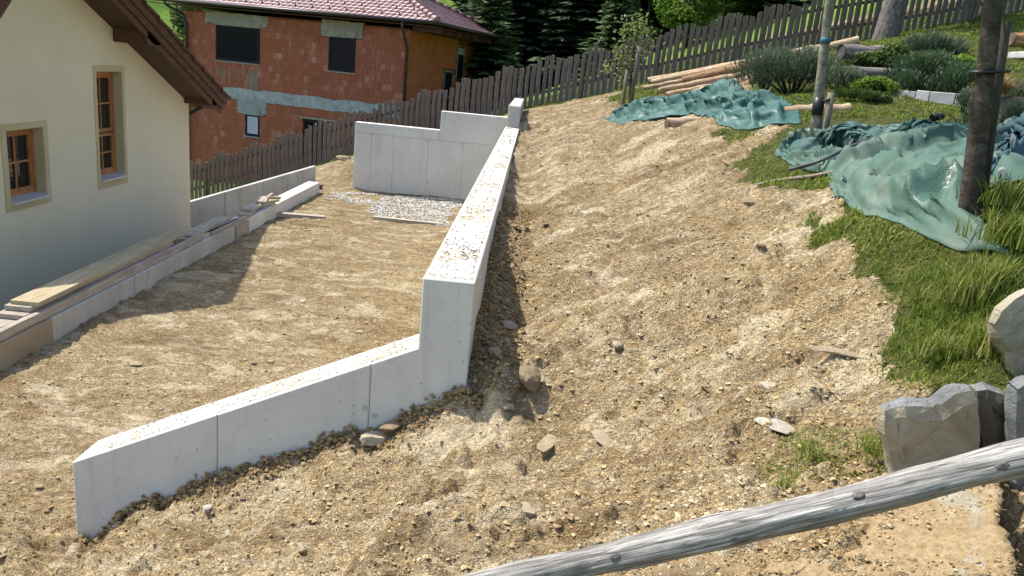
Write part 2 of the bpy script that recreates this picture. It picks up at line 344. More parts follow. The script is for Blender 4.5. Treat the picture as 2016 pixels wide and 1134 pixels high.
ck=t.ramp(t.noise(1,5,.6,vec=t.vec((1.1,21,21),(0,0,.03),src=co),dist=1.0),[(.30,1),(.36,0)]);col=t.mix(t.math('MULTIPLY',ck,.8),col,(.04,.038,.036))
M['rail_wood']=t.done(col,.9,t.bump(t.math('ADD',n,t.math('SUBTRACT',t.math('MULTIPLY',wf,.3),t.math('MULTIPLY',ck,.6))),.7,.008),.12)
t=NT('knot');n=t.noise(90,4,.7);M['knot']=t.done(t.mix(t.ramp(n,[(.35,0),(.65,1)]),(.075,.066,.058),(.19,.175,.16)),.9,t.bump(n,.6,.004),.1)
# render, timber and tiles of the near house
t=NT('render_cream');n=t.noise(.8,4);col=t.mix(t.ramp(n,[(.35,0),(.65,1)]),(.645,.575,.42),(.70,.63,.475));M['render']=t.done(col,.9,t.bump(t.noise(130,3,.7),.35,.004),.15)
t=NT('render_trim');M['trim']=t.done(t.mix(t.ramp(t.noise(2),[(.4,0),(.6,1)]),(.50,.41,.25),(.54,.45,.28)),.9,t.bump(t.noise(130,3),.3,.004),.15)
M['frame_wood']=wood('frame_wood',(.25,.10,.033),(.36,.155,.055),(.44,.20,.075),sc=(10,10,2),bump=.15,rough=.5,obj=False)
t=NT('soffit_wood')
sx=t.N.new('ShaderNodeSeparateXYZ');t.L.new(t.pos,sx.inputs[0]);fr=t.math('FRACT',t.math('MULTIPLY',sx.outputs[1],10.5));gro=t.ramp(fr,[(.0,0),(.08,1),(.92,1),(1,0)])
col=t.mix(gro,(.028,.014,.010),(.085,.043,.030));col=t.mix(t.math('MULTIPLY',t.noise(6,4,.6),.4),col,(.05,.025,.018));M['soffit']=t.done(col,.55,t.bump(gro,.6,.01),.3)
M['brown_timber']=wood('brown_timber',(.058,.026,.018),(.098,.048,.033),(.13,.068,.048),sc=(10,.8,10),bump=.2,rough=.5,obj=False)
M['roof_dark']=NT('roof_dark').done((.075,.036,.027),.6)
t=NT('glass_dark');M['glass']=t.done((.008,.009,.012),.12,None,.06)
M['glass_near']=NT('glass_near').done((.012,.012,.013),.04,None,.5)
M['sill']=NT('sill_metal').done((.50,.50,.49),.4,None,.5)
M['curtain']=NT('curtain').done((.30,.28,.25),.9)
M['metal_dark']=NT('metal_dark').done((.035,.022,.019),.4,None,.5)
M['black_frame']=NT('black_frame').done((.009,.010,.013),.5,None,.15)
t=NT('blind');sx=t.N.new('ShaderNodeSeparateXYZ');t.L.new(t.pos,sx.inputs[0]);M['blind']=t.done((.40,.43,.50),.5,None,.4)
M['blind_dark']=NT('blind_dark').done((.016,.012,.014),.6,None,.12)
# clay blocks
def bricks(name,obj):
    t=NT(name);f=t.rand() if obj else t.attr('tint')
    col=t.ramp(f,[(0,(.295,.098,.053)),(.55,(.325,.112,.062)),(.88,(.35,.126,.074)),(.96,(.40,.175,.115)),(1,(.43,.21,.145))])
    n=t.noise(1.3,4,.6);col=t.mix(t.math('MULTIPLY',t.ramp(n,[(.4,0),(.65,1)]),.4),col,(.235,.080,.048))
    ef=t.noise(1,4,.65,vec=t.vec((5,5,.8)));col=t.mix(t.math('MULTIPLY',t.ramp(ef,[(.6,0),(.75,1)]),.4),col,(.46,.34,.28))
    gr=t.noise(1,2,vec=t.vec((34,34,3)));return t.done(col,.92,t.bump(gr,.4,.01),.1)
M['brick']=bricks('brick',True);M['brick_mass']=bricks('brick_mass',False)
t=NT('brick_side');n=t.noise(2.2,5,.65);M['brick_side']=t.done(t.mix(t.ramp(n,[(.4,0),(.7,1)]),(.47,.125,.055),(.50,.185,.10)),.92,t.bump(t.noise(12,3),.3,.01),.1)
M['mortar']=NT('mortar').done((.19,.068,.042),.95)
t=NT('mortar_grey');n=t.noise(5,5,.7);M['band']=t.done(t.mix(t.ramp(n,[(.35,0),(.65,1)]),(.27,.285,.29),(.46,.47,.47)),.95,t.bump(t.noise(16,5,.75),.9,.05),.1)
t=NT('plaster_olive');n=t.noise(3,5,.7);M['lintel']=t.done(t.mix(t.ramp(n,[(.35,0),(.65,1)]),(.235,.215,.165),(.32,.30,.235)),.95,t.bump(t.noise(10,5),.5,.02),.1)
t=NT('lintel_grey');n=t.noise(3,5,.7);M['lintel_grey']=t.done(t.mix(t.ramp(n,[(.35,0),(.65,1)]),(.24,.255,.25),(.31,.325,.32)),.95,t.bump(t.noise(10,5),.5,.02),.1)
def tiles(name,obj):
    t=NT(name);f=t.rand() if obj else t.attr('tint');col=t.ramp(f,[(0,(.20,.090,.085)),(.5,(.27,.135,.128)),(1,(.35,.20,.19))])
    n=t.noise(14,4,.7);col=t.mix(t.math('MULTIPLY',t.ramp(n,[(.45,0),(.7,1)]),.3),col,(.42,.30,.29));return t.done(col,.42,t.bump(n,.15,.01),.5)
M['tile']=tiles('tile',True);M['tile_mass']=tiles('tile_mass',False)
# tarpaulin: coated woven sheet, glossy crinkles
def tarp(name,a,b,c):
    t=NT(name);n=t.noise(1.6,4,.6);col=t.mix(t.ramp(n,[(.35,0),(.65,1)]),a,b);dn=t.noise(3.2,6,.7,dist=.8);col=t.mix(t.math('MULTIPLY',t.ramp(dn,[(.48,0),(.7,1)]),.5),col,c)
    cr=t.voro(30,'DISTANCE_TO_EDGE',vec=t.vec((1,2.1,1),(0,0,.5)));cr2=t.noise(26,4,.6,dist=1.5);mk=t.ramp(t.noise(2.1,3),[(.50,0),(.62,1)])
    h=t.math('MULTIPLY',t.math('ADD',t.ramp(cr,[(0,0),(.25,1)]),cr2),t.math('ADD',t.math('MULTIPLY',mk,.9),.14));nb=t.bump(h,.35,.003);gl=t.ramp(t.noise(2.1,3),[(.50,0),(.62,1)])
    return t.done(col,t.mix(gl,(.72,.72,.72),(.34,.34,.34)),nb,.3)
M['tarp']=tarp('tarp',(.050,.102,.076),(.075,.132,.099),(.165,.18,.14))
M['tarp_teal']=tarp('tarp_teal',(.024,.080,.068),(.042,.112,.094),(.10,.165,.135))
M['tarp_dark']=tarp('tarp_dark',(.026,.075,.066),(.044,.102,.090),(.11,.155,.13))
M['tarp_blue']=tarp('tarp_blue',(.020,.052,.065),(.028,.070,.085),(.06,.10,.11))
M['hose']=NT('hose').done((.075,.08,.085),.55,None,.3)
M['hose_tan']=NT('hose_tan').done((.20,.165,.12),.7,None,.2)
M['black_plastic']=NT('black_plastic').done((.012,.013,.015),.45,None,.4)
M['teal_band']=NT('teal_band').done((.02,.11,.13),.6)
M['steel']=NT('steel').done((.55,.55,.54),.35,None,.5)
t=NT('paver');n=t.noise(6,5,.7);M['paver']=t.done(t.mix(t.ramp(n,[(.35,0),(.65,1)]),(.34,.335,.31),(.47,.465,.44)),.9,t.bump(t.noise(40,4),.5,.01),.2)
M['fluff']=NT('fluff').done((.62,.62,.58),.9)
t=NT('meadow');n=t.noise(.35,6,.65);M['meadow']=t.done(t.ramp(n,[(.34,(.055,.105,.014)),(.52,(.105,.175,.024)),(.68,(.16,.225,.042))]),.95,t.bump(t.noise(3,5,.7),.8,.2),.1)
t=NT('far_forest_hazed');n=t.noise(.22,6,.7);M['far_forest_hazed']=t.done(t.ramp(n,[(.36,(.012,.020,.022)),(.52,(.026,.040,.042)),(.68,(.05,.07,.068))]),.95,t.bump(t.voro(.35),1,3),.05)  # distance haze is painted in: the blue-green tint stands in for it
t=NT('asphalt');M['asphalt']=t.done((.22,.20,.17),.95,t.bump(t.noise(20,4),.4,.02),.1)
# ================================================================ GROUND
GRASS_POLYS=[
 [(1.786,19.396,2.554),(2.506,21.721,2.815),(3.040,19.568,2.956),(3.027,17.966,2.895),(2.593,17.184,2.744),(2.178,16.323,2.589),(1.915,16.844,2.513)],
 [(2.214,10.234,2.494),(2.396,10.084,2.560),(2.715,9.423,2.600),(2.825,9.192,2.604),(2.521,9.303,2.508),(2.296,9.424,2.429),(2.199,9.817,2.436)],
 [(2.953,9.058,2.626),(2.581,8.863,2.476),(2.333,8.658,2.361),(2.167,8.234,2.266),(2.082,7.581,2.216),(2.048,6.921,2.210),(2.060,6.031,2.260),(2.083,5.664,2.298),(1.920,5.506,2.209),(1.879,5.110,2.198),(1.895,4.704,2.203),(1.928,4.392,2.189),(1.983,4.183,2.186),(2.051,4.006,2.195),(2.028,3.832,2.131),(1.985,3.699,2.074),(1.908,3.577,2.002),(1.814,3.467,1.930),(1.699,3.406,1.853),(1.598,3.352,1.790),(1.533,3.170,1.751),(1.602,3.097,1.791)]+[(2.2,2.3,0),(3.2,1.5,0),(9,1.5,0),(14,8,0),(14,21.6,0),(7.5,21.4,0)]+[(5.565,17.950,3.764),(3.922,14.757,3.185),(2.869,10.065,2.745)],
 [(1.091,2.934,1.513),(1.170,3.117,1.544),(1.323,3.068,1.634),(1.463,2.977,1.716),(1.493,2.812,1.735),(1.411,2.575,1.684),(1.182,2.626,1.577),(1.080,2.694,1.525)],
]
STRIP=[(-11,25.4),(-8.3,24.7),(-5.36,23.6),(-2.9,23.1),(-.1,22.5),(1.2,22.0),(3.7,21.3),(5.1,21.2),(8,21),(15,20.6),(15,26),(-11,29)]
BALD=[[(1.935,6.365,2.170),(2.123,6.242,2.282),(2.193,5.603,2.366),(2.056,5.069,2.318),(1.945,5.042,2.245),(1.947,5.542,2.224)]]
def grassmask(x,y):
    x=np.asarray(x,float);y=np.asarray(y,float)
    jx=x+.22*fbm(x*2.2,y*2.2,3,40);jy=y+.3*fbm(x*2.2,y*1.6,3,44)
    g=np.zeros(x.shape)
    for ox,oy in ((0,0),(.09,.05),(-.09,-.05),(.05,-.12),(-.05,.12)):
        q=np.zeros(x.shape)
        for p in GRASS_POLYS[:3]:q=np.where(inpoly(jx+ox,jy+oy*2,p),.2,q)
        g=g+q
    g=np.where(inpoly(jx,jy,GRASS_POLYS[3]),np.maximum(g,.45),g)
    g=np.where(inpoly(jx,jy,STRIP),1.,g)
    for p in BALD:g=np.where(inpoly(jx,jy,p),.3,g)
    return g
def fine(x,y):
    """small relief of the loosened earth on top of the broad shape"""
    g=grassmask(x,y)
    yard=(x<-.4)&(y>4.45)
    w=1/(1+.05*y)
    a=-.24
    xr=x*math.cos(a)-y*math.sin(a);yr=x*math.sin(a)+y*math.cos(a)
    d=.075*fbm(xr*.9,yr*.8,3,1)+.085*fbm(xr*1.3,yr*4.2,4,5)*(1-g)+.055*fbm(x*7,y*7,4,9,.6)*(1-.6*g)+.03*np.abs(fbm(x*15,y*15,3,13,.6))*(1-g)
    smo=np.clip(fbm(x*1.5*.9,y*2.6*.8,3,81)*3+.6,.25,1)
    lp=smo*.040*lumps(x*5.5+.5*y,y*5.5,3)*np.clip(fbm(x*1.1,y*1.4,3,60)*2.6+.35,0,1)+.026*lumps(x*11,y*11+.4*x,8)*np.clip(fbm(x*1.6,y*1.9,3,64)*2.4+.5,0,1)+.016*lumps(x*24,y*24,12)
    d=d+lp*(1-g)*(1+.05*y)
    cr=np.clip(1-np.abs(vnoise(xr*.55,yr*2.6,71)+.25*vnoise(xr*3,yr*6,72))*16,0,1)*np.clip(vnoise(xr*.9,yr*.9,73)*5+.6,0,1)
    d=d-.035*cr*(1-g)+.022*np.clip(1-np.abs(vnoise(xr*.6+4,yr*3.4,75)+.2*vnoise(xr*4,yr*7,76))*9,0,1)*(1-g)
    rut=np.maximum(0,fbm(x*3.1,y*2.6,3,21)-.18)*.22
    d=np.where(yard,.5*d,d+rut)
    q=(1.667,2.240,1.760)
    return d*w-.32*np.exp(-((x-q[0]-.05)/.13)**2-((y-q[1])/.6)**4)
def HF(x,y):return H(x,y)+fine(x,y)
ys=[.9]
while ys[-1]<27.5:ys.append(ys[-1]*1.0048+.002)
ys=np.array(ys);us=np.arange(-1.15,.86,.0046)
UU,YY=np.meshgrid(us,ys);XX=UU*(YY+1.0)
ZZ=HF(XX,YY);ny,nx=XX.shape
idx=np.arange(nx*ny).reshape(ny,nx)
F4=np.stack([idx[:-1,:-1],idx[:-1,1:],idx[1:,1:],idx[1:,:-1]],-1).reshape(-1,4)
ground=npobj('ground',np.stack([XX,YY,ZZ],-1).reshape(-1,3),F4,M['soil'],smooth=True,attrs={'grass':grassmask(XX,YY).ravel()})
tag(ground,kind='structure')
# land beyond the fence and out to the hills
FAR=_tps([(-60,27,-3.2),(-25,27,-3.0),(-11,27.4,-2.6),(-5.4,27.4,-.5),(0,27.4,1.9),(6,27.4,4.1),(12,27.4,6.0),(20,27.4,8.4),(60,27,18),
 (-12,45,-2.0),(0,45,1.5),(8,42,6.2),(16,45,12),(30,45,18),(-30,50,0),(0,70,4),(12,70,13),(25,70,21),(60,80,44),(-40,90,16),(-70,70,20),(0,110,10),(40,120,40),(-60,130,40),(0,160,20)])
gx,gy=np.meshgrid(np.linspace(-90,90,130),27.2+(np.linspace(0,1,110)**1.8)*140)
gz=FAR(gx,gy)+.5*fbm(gx*.15,gy*.15,3,3);n=gx.shape;ix=np.arange(gx.size).reshape(n)
f4=np.stack([ix[:-1,:-1],ix[:-1,1:],ix[1:,1:],ix[1:,:-1]],-1).reshape(-1,4)
tag(npobj('meadow',np.stack([gx,gy,gz],-1).reshape(-1,3),f4,M['meadow'],smooth=True),kind='structure')
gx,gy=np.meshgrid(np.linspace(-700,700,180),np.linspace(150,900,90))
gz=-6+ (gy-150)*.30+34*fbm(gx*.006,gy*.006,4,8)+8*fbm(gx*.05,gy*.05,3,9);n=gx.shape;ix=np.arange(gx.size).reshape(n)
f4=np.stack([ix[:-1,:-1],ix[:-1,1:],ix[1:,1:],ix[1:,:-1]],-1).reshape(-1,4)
tag(npobj('hills',np.stack([gx,gy,gz],-1).reshape(-1,3),f4,M['far_forest_hazed'],smooth=True),kind='structure')
# wide surround on all other sides, so the ground does not stop outside the frame
gx,gy=np.meshgrid(np.linspace(-90,90,60),np.linspace(-80,27.2,60))
gz=np.where(gx>0,1.2+.33*gx,np.maximum(-4,1.2+.45*gx))-.35;inside=(np.abs(gx/(np.maximum(gy,0)+1.0)+.14)<.93)&(gy>1.5)
gz=np.where(inside,gz-4,gz);gz=np.where(gx<-6,-2.8,gz);n=gx.shape;ix=np.arange(gx.size).reshape(n)
f4=np.stack([ix[:-1,:-1],ix[:-1,1:],ix[1:,1:],ix[1:,:-1]],-1).reshape(-1,4)
tag(npobj('terrain',np.stack([gx,gy,gz],-1).reshape(-1,3),f4,M['meadow'],smooth=True),kind='structure')

# ================================================================ CONCRETE WALLS
YF=4.308;XL=-.52;XR=-.22;ZT=1.82
def panel(parent,poly,d,mat,bev=.008,name='panel',mi=0):
    b=MB().prism(poly,d);b.bevel(bev*.6);return b.obj(name,mat,parent)
rw=empty('retaining_wall',(XR,YF,1.1),'long pale grey concrete retaining wall with gritty top, stepping down to a sloping front wing','concrete wall')
def W(o):o.matrix_parent_inverse=Matrix.Translation(o.parent.location).inverted();return o
# front wing: face panels between the formwork joints, 3 mm joints between them, over a core set back behind
def topz(x):return .422+(x+2.609)*(1.394-.422)/(XL+2.609)
G_=.0012
cuts=[-2.609,-1.705,-.79]
for i,(a,b) in enumerate(zip(cuts[:-1],cuts[1:])):
    W(panel(rw,[(a+(G_ if i else 0),YF,-.7),(b-G_,YF,-.7),(b-G_,YF,topz(b)),(a+(G_ if i else 0),YF,topz(a))],(0,.30,0),M['concrete'],.012))
W(panel(rw,[(-.79+G_,YF,-.7),(XR,YF,-.7),(XR,YF,ZT),(XL,YF,ZT),(XL,YF,topz(XL)),(-.79+G_,YF,topz(-.79))],(0,.30,0),M['concrete'],.012))
# long wall panels (2.7 m casts) with the chamfered rim and rough strewn top
y=YF+.30+G_
for L in (2.4,2.7,2.7,2.7,2.386):
    W(panel(rw,[(XL,y,-.8),(XR,y,-.8),(XR,y,ZT),(XL,y,ZT)],(0,L-G_,0),M['concrete'],.012));y+=L
W(MB().box((XL+.035,YF+.045,ZT-.02),(XR-.035,17.18,ZT+.004)).obj('top_face',M['concrete_top'],rw))
W(MB().box((XL+.03,17.2,-.8),(XR-.002,22.4,2.29)).bevel(.015).obj('raised_end',M['concrete_old'],rw))
W(MB().prism([(-2.44,YF+.04,topz(-2.44)-.02),(XL-.02,YF+.04,topz(XL-.02)-.02),(XL-.02,YF+.04,topz(XL-.02)+.004),(-2.44,YF+.04,topz(-2.44)+.004)],(0,.225,0)).obj('top_face',M['concrete_top'],rw))
# strewn grit on the wall tops
def octa(n,scale,pos,flat=.6,seed=1):
    r=np.random.default_rng(seed)
    base=np.array([(1,0,0),(-1,0,0),(0,1,0),(0,-1,0),(0,0,1),(0,0,-1)],float)
    fc=np.array([(0,2,4),(2,1,4),(1,3,4),(3,0,4),(2,0,5),(1,2,5),(3,1,5),(0,3,5)])
    V=base[None]*(1+r.uniform(-.4,.4,(n,6,1)));a=r.uniform(0,6.28,n);c,s=np.cos(a)[:,None],np.sin(a)[:,None]
    X=V[:,:,0]*c-V[:,:,1]*s;Y=V[:,:,0]*s+V[:,:,1]*c*r.uniform(.5,1,(n,1));tl=r.uniform(-.5,.5,(n,1));Z=V[:,:,2]*flat+X*tl*.6
    V=np.stack([X,Y,Z],-1)*scale[:,None,None]+pos[:,None]
    return V.reshape(-1,3),(fc[None]+6*np.arange(n)[:,None,None]).reshape(-1,3),np.repeat(r.random(n),6)
n=5600;gy=YF+.06+(17.1-YF)*rng.random(n)**1.6;gx=rng.uniform(XL+.02,XR-.02,n);keep=(fbm(gx*4,gy*2.2,3,70)>.02)|(rng.random(n)<.25);gx,gy=gx[keep],gy[keep]
s=(.002+.006*rng.random(len(gx))**2)*(1+.04*gy);V,F,T=octa(len(gx),s,np.stack([gx,gy,np.full(len(gx),ZT+.006)],-1),.7,3)
yel=np.repeat(np.clip(fbm(gx*1.2,gy*1.1,3,72)*2,0,1),6)
o=tag(W(npobj('grit',V,F,M['grit'],rw,tint=np.clip(T*.8-yel*.45,0,1))),kind='stuff')
n=2000;gx=rng.uniform(-2.5,XL-.02,n);gy=rng.uniform(YF+.03,YF+.285,n);k=gy-YF>.16*np.clip((-2.35-gx)/.2,0,1);gx,gy=gx[k],gy[k]
V,F,T=octa(len(gx),(.002+.006*rng.random(len(gx))**2),np.stack([gx,gy,topz(gx)+.006],-1),.7,4)
tag(W(npobj('grit',V,F,M['grit'],rw,tint=.1+T*.8)),kind='stuff')
# cross wall at the back of the yard
YB=17.95
bw=empty('cross_wall',(-2.2,YB,0),'grey concrete wall across the back of the yard with a stepped top and panel joints','concrete wall')
XA=-3.93;XS=-2.005;ZJ=1.33
zb=1.56;zs=1.985
jx=[XA,-3.07,-2.33,-1.50,-.66,XL+.03]
jx=[XA]+[p[0] for p in [(-3.540,17.950,0.565),(-3.034,17.950,0.731),(-2.245,17.950,0.808),(-1.450,17.950,0.771)]]+[XL+.03]
for i in range(5):
    W(panel(bw,[(jx[i]+(G_ if i else 0),YB,-.4),(jx[i+1]-G_,YB,-.4),(jx[i+1]-G_,YB,ZJ-G_),(jx[i]+(G_ if i else 0),YB,ZJ-G_)],(0,.25,0),M['concrete'],.006))
W(panel(bw,[(XA,YB,ZJ+G_),(XS-G_,YB,ZJ+G_),(XS-G_,YB,zb),(XA,YB,zb)],(0,.25,0),M['concrete'],.012))
W(panel(bw,[(XS,YB,ZJ+G_),(XL+.03,YB,ZJ+G_),(XL+.03,YB,zs),(XS,YB,zs)],(0,.25,0),M['concrete'],.012))
W(MB().box((XA+.02,YB+.02,-.4),(XL,YB+.23,zb-.03)).obj('core',M['concrete_old'],bw))
t=[(p[0],p[2]) for p in [(-3.530,17.950,0.356),(-3.014,17.950,0.360),(-2.215,17.950,0.345),(-1.415,17.950,0.330),(-3.573,17.950,1.276),(-3.064,17.950,1.280),(-2.277,17.950,1.288),(-1.490,17.950,1.285)]]
for (x,z) in t[:4]+[(q[0],ZJ-.03) for q in t[4:]]:
    W(MB().tube([(x+.02,YB-.003,z),(x+.02,YB+.01,z)],.02,10).obj('tie_hole',M['concrete_old'],bw))
for p in [(-0.756,4.308,0.937),(-0.816,4.308,0.981)]:
    x,_,z=p;W(MB().tube([(x,YF-.003,z),(x,YF+.01,z)],.018,12).obj('tie_hole',M['concrete_old'],rw))
# low kerb wall on the left, in casts
cb=empty('kerb_wall',(-4.6,10,0),'low long concrete kerb wall along the left edge of the yard, carrying boards','low wall')
y=2.6
for L in (4.6,2.7,2.6,2.3,2.29):
    W(panel(cb,[(-4.72,y,-1.2),(-4.47,y,-1.2),(-4.47,y,.25),(-4.72,y,.25)],(0,L-.004,0),M['concrete_muddy' if y<5 else 'concrete_old' if y<11 else 'concrete'],.01));y+=L
W(MB().box((-4.469,12.05,-.05),(-4.445,12.62,.235)).obj('grey_board_patch',M['plank'],cb))
# wing wall between near house and kerb end
wg=empty('wing_wall',(-5.4,16,0),'sloping grey concrete wall between the cream house corner and the kerb end','concrete wall')
p0=Vector((-6.680,15.545,-0.162));p1=Vector((-4.829,18.100,0.456));dd=(p1-p0);dxy=Vector((dd.x,dd.y,0));nn=Vector((dxy.y,-dxy.x,0)).normalized()
N=4
for i in range(N):
    a=p0.lerp(p1,i/N)+dxy.normalized()*(.004 if i else 0);b=p0.lerp(p1,(i+1)/N)
    W(panel(wg,[(a.x,a.y,-1.8),(b.x,b.y,-1.8),b,a],tuple(-nn*.10),M['concrete_old'],.008))
# ================================================================ NEAR HOUSE (cream gable)
HX=-6.6;BX=-6.03;RY=10.22
nh=empty('gable_house',(HX,14.4,-1.5),'cream rendered house with a brown gable roof edge and two deep wood framed windows','house')
def hx(px,py):return None
w1=dict(tr=(-6.600,10.780,1.745),br=(-6.600,10.793,0.623),tl=(-6.600,9.820,1.762),o_tl=(-6.600,9.905,1.662),o_tr=(-6.600,10.679,1.662),o_br=(-6.600,10.696,0.725))
w2=dict(tl=(-6.600,12.008,2.475),tr=(-6.600,12.925,2.483),br=(-6.600,12.972,0.604),o_tl=(-6.600,12.085,2.387),o_tr=(-6.600,12.838,2.395),o_br=(-6.600,12.846,0.731))
A0=(-6.600,13.065,2.848);A1=(-6.600,15.155,1.913)
sl=(A0[2]-A1[2])/(A0[1]-A1[1])
ZR=A0[2]+sl*(RY-A0[1]);SL2=.95
def mir(y):return RY-(y-RY)*(-sl)/SL2
def zs_(y):return A0[2]+sl*(y-A0[1]) if y>=RY else ZR-SL2*(RY-y)
YC=(-6.600,15.369,0.863)[1]
o1=(w1['o_tl'][1],w1['o_tr'][1],w1['o_br'][2]+.02,w1['o_tr'][2])
o2=(w2['o_tl'][1],w2['o_tr'][1],w2['o_br'][2]+.02,w2['o_tr'][2])
y_lo=mir(YC)
b=MB();T=.3
def seg(ya,yb,za,zb0,zb1):b.prism([(HX-T,ya,za),(HX-T,yb,za),(HX-T,yb,zb1),(HX-T,ya,zb0)],(T,0,0))
ys_=[y_lo,o1[0],o1[1],o2[0],o2[1],YC]
def wallcol(ya,yb,hole=None):
    # split at the ridge
    parts=[(ya,yb)] if not(ya<RY<yb) else [(ya,RY),(RY,yb)]
    for p,q in parts:
        if hole:
            seg(p,q,-3.2,hole[2],hole[2]);seg(p,q,hole[3],zs_(p),zs_(q))
        else:seg(p,q,-3.2,zs_(p),zs_(q))
wallcol(ys_[0],ys_[1]);wallcol(ys_[1],ys_[2],o1);wallcol(ys_[2],ys_[3]);wallcol(ys_[3],ys_[4],o2);wallcol(ys_[4],ys_[5])
W(b.obj('wall',M['render'],nh))
b=MB();b.box((HX-9,YC-.3,-3.2),(HX-T-.002,YC,zs_(YC)-.05));b.box((HX-9,y_lo,-3.2),(HX-T-.002,y_lo+.3,zs_(y_lo)-.05));W(b.obj('side_wall',M['render'],nh))
def window(o,sur,mull,curt):
    y0,y1,z0,z1=o
    # painted surround, 12 mm proud of the render
    Y0,Y1,Z0,Z1=sur
    b=MB();t=.012
    b.box((HX,Y0,Z0),(HX+t,y0,Z1));b.box((HX,y1,Z0),(HX+t,Y1,Z1));b.box((HX,y0,z1),(HX+t,y1,Z1));b.box((HX,y0,Z0),(HX+t,y1,z0))
    W(b.obj('window_surround',M['trim'],nh))
    d=.13;xf=HX-d
    b=MB();e=.012
    for q in ((HX-d,y0-e+.001,z0,HX-.001,y0+.001,z1),(HX-d,y1-.001,z0,HX-.001,y1+e-.001,z1)):b.box(q[:3],q[3:])
    b.box((HX-d,y0,z1-.001),(HX-.001,y1,z1+e));W(b.obj('reveal',M['trim'],nh))
    w=W(MB().box((xf-.06,y0,z0),(xf,y0+.055,z1)).box((xf-.06,y1-.055,z0),(xf,y1,z1)).box((xf-.06,y0+.055,z0),(xf,y1-.055,z0+.07)).box((xf-.06,y0+.055,z1-.06),(xf,y1-.055,z1)).obj('window',M['frame_wood'],nh))
    def sub(nm,bb,m):
        ob=bb.obj(nm,m,w);return ob
    a0,a1,c0,c1=y0+.055,y1-.055,z0+.07,z1-.06
    for (k0,k1) in mull:
        p0_=c0+(c1-c0)*k0;p1_=c0+(c1-c0)*k1
        sub('sash',MB().box((xf-.05,a0,p0_),(xf-.008,a0+.045,p1_)).box((xf-.05,a1-.045,p0_),(xf-.008,a1,p1_)).box((xf-.05,a0+.045,p0_),(xf-.008,a1-.045,p0_+.05)).box((xf-.05,a0+.045,p1_-.045),(xf-.008,a1-.045,p1_)),M['frame_wood'])
        m=(a0+a1)/2
        sub('muntin',MB().box((xf-.04,m-.014,p0_+.05),(xf-.02,m+.014,p1_-.045)),M['frame_wood'])
        h=(p0_+p1_)/2;sub('muntin',MB().box((xf-.042,a0+.045,h-.014),(xf-.018,a1-.045,h+.014)),M['frame_wood'])
        sub('pane',MB().box((xf-.045,a0+.045,p0_+.05),(xf-.040,a1-.045,p1_-.045)),M['glass_near'])
    # sloping metal sill
    b=MB();zq=z0+.012
    b.hexa([(HX-d,y0+.004,zq-.02),(HX+.06,y0+.004,zq-.045),(HX+.06,y1-.004,zq-.045),(HX-d,y1-.004,zq-.02),(HX-d,y0+.004,zq+.012),(HX+.06,y0+.004,zq-.013),(HX+.06,y1-.004,zq-.013),(HX-d,y1-.004,zq+.012)])
    W(b.obj('window_sill',M['sill'],nh))
window(o1,(o1[0]-.10,w1['tr'][1],w1['br'][2],w1['tr'][2]),[(0,1)],True)
window(o2,(w2['tl'][1],w2['tr'][1],w2['br'][2],w2['tr'][2]),[(0,.40),(.42,1)],True)
# purlins through the gable
for (P,Q,zt) in (((-6.600,12.623,2.848),(-6.600,13.065,2.848),.34),((-6.600,15.152,1.818),(-6.600,15.355,1.792),.2)):
    y0=P[1];z0=P[2];y1=max(Q[1],y0+.26);W(MB().box((HX+.003,y0,z0),(BX-.02,y1,z0+zt)).bevel(.01).obj('purlin',M['brown_timber'],nh))
# soffit, barge boards, roof slab and the stepped tile edge, both slopes
ca=math.atan(-sl)
ye=(-6.030,15.539,1.752)[1]
for sgn in (1,-1):
    f=(lambda y:y) if sgn>0 else mir
    def slope_box(x0,x1,ya,yb,h0,h1,nm,m):
        za,zb_=zs_(ya),zs_(yb)
        W(MB().hexa([(x0,f(ya),za+h0),(x1,f(ya),za+h0),(x1,f(yb),zb_+h0),(x0,f(yb),zb_+h0),(x0,f(ya),za+h1),(x1,f(ya),za+h1),(x1,f(yb),zb_+h1),(x0,f(yb),zb_+h1)]).obj(nm,m,nh))
    yr=RY
    slope_box(HX-9,BX-.06,yr,ye+.06,.004,.03,'soffit',M['soffit'])
    slope_box(BX-.058,BX-.02,yr,ye+.02,-.085,.14,'barge_board',M['brown_timber'])
    slope_box(BX-.018,BX+.018,yr,ye+.08,.02,.22,'barge_board',M['brown_timber'])
    slope_box(BX+.02,BX+.05,yr,ye+.14,.145,.30,'barge_board',M['brown_timber'])
    slope_box(HX-9,BX-.06,yr,ye+.12,.032,.25,'roof',M['roof_dark'])
    nt_=13
    for i in range(nt_):
        ya=yr+(ye+.25-yr)*i/nt_;yb=yr+(ye+.25-yr)*(i+1)/nt_+.05
        za,zb_=zs_(ya)+.30,zs_(yb)+.335
        W(MB().hexa([(BX-.3,f(ya),za-.03),(BX+.085,f(ya),za-.03),(BX+.085,f(yb),zb_-.03),(BX-.3,f(yb),zb_-.03),(BX-.3,f(ya),za+.02),(BX+.085,f(ya),za+.02),(BX+.085,f(yb),zb_+.02),(BX-.3,f(yb),zb_+.02)]).obj('verge_tile',M['roof_dark'],nh))
    slope_box(HX-9,BX-.3,yr,ye+.25,.26,.33,'roof',M['roof_dark'])
g0=Vector((BX-.2,YC+.22,zs_(YC)-.02))
W(MB().tube([g0+Vector((-.1,.05,.02)),g0+Vector((-.2,0,-.05)),g0+Vector((-.42,-.10,-.22)),g0+Vector((-.62,-.14,-.45)),g0+Vector((-.62,-.14,-4))],.04,8).obj('downpipe',M['metal_dark'],nh))

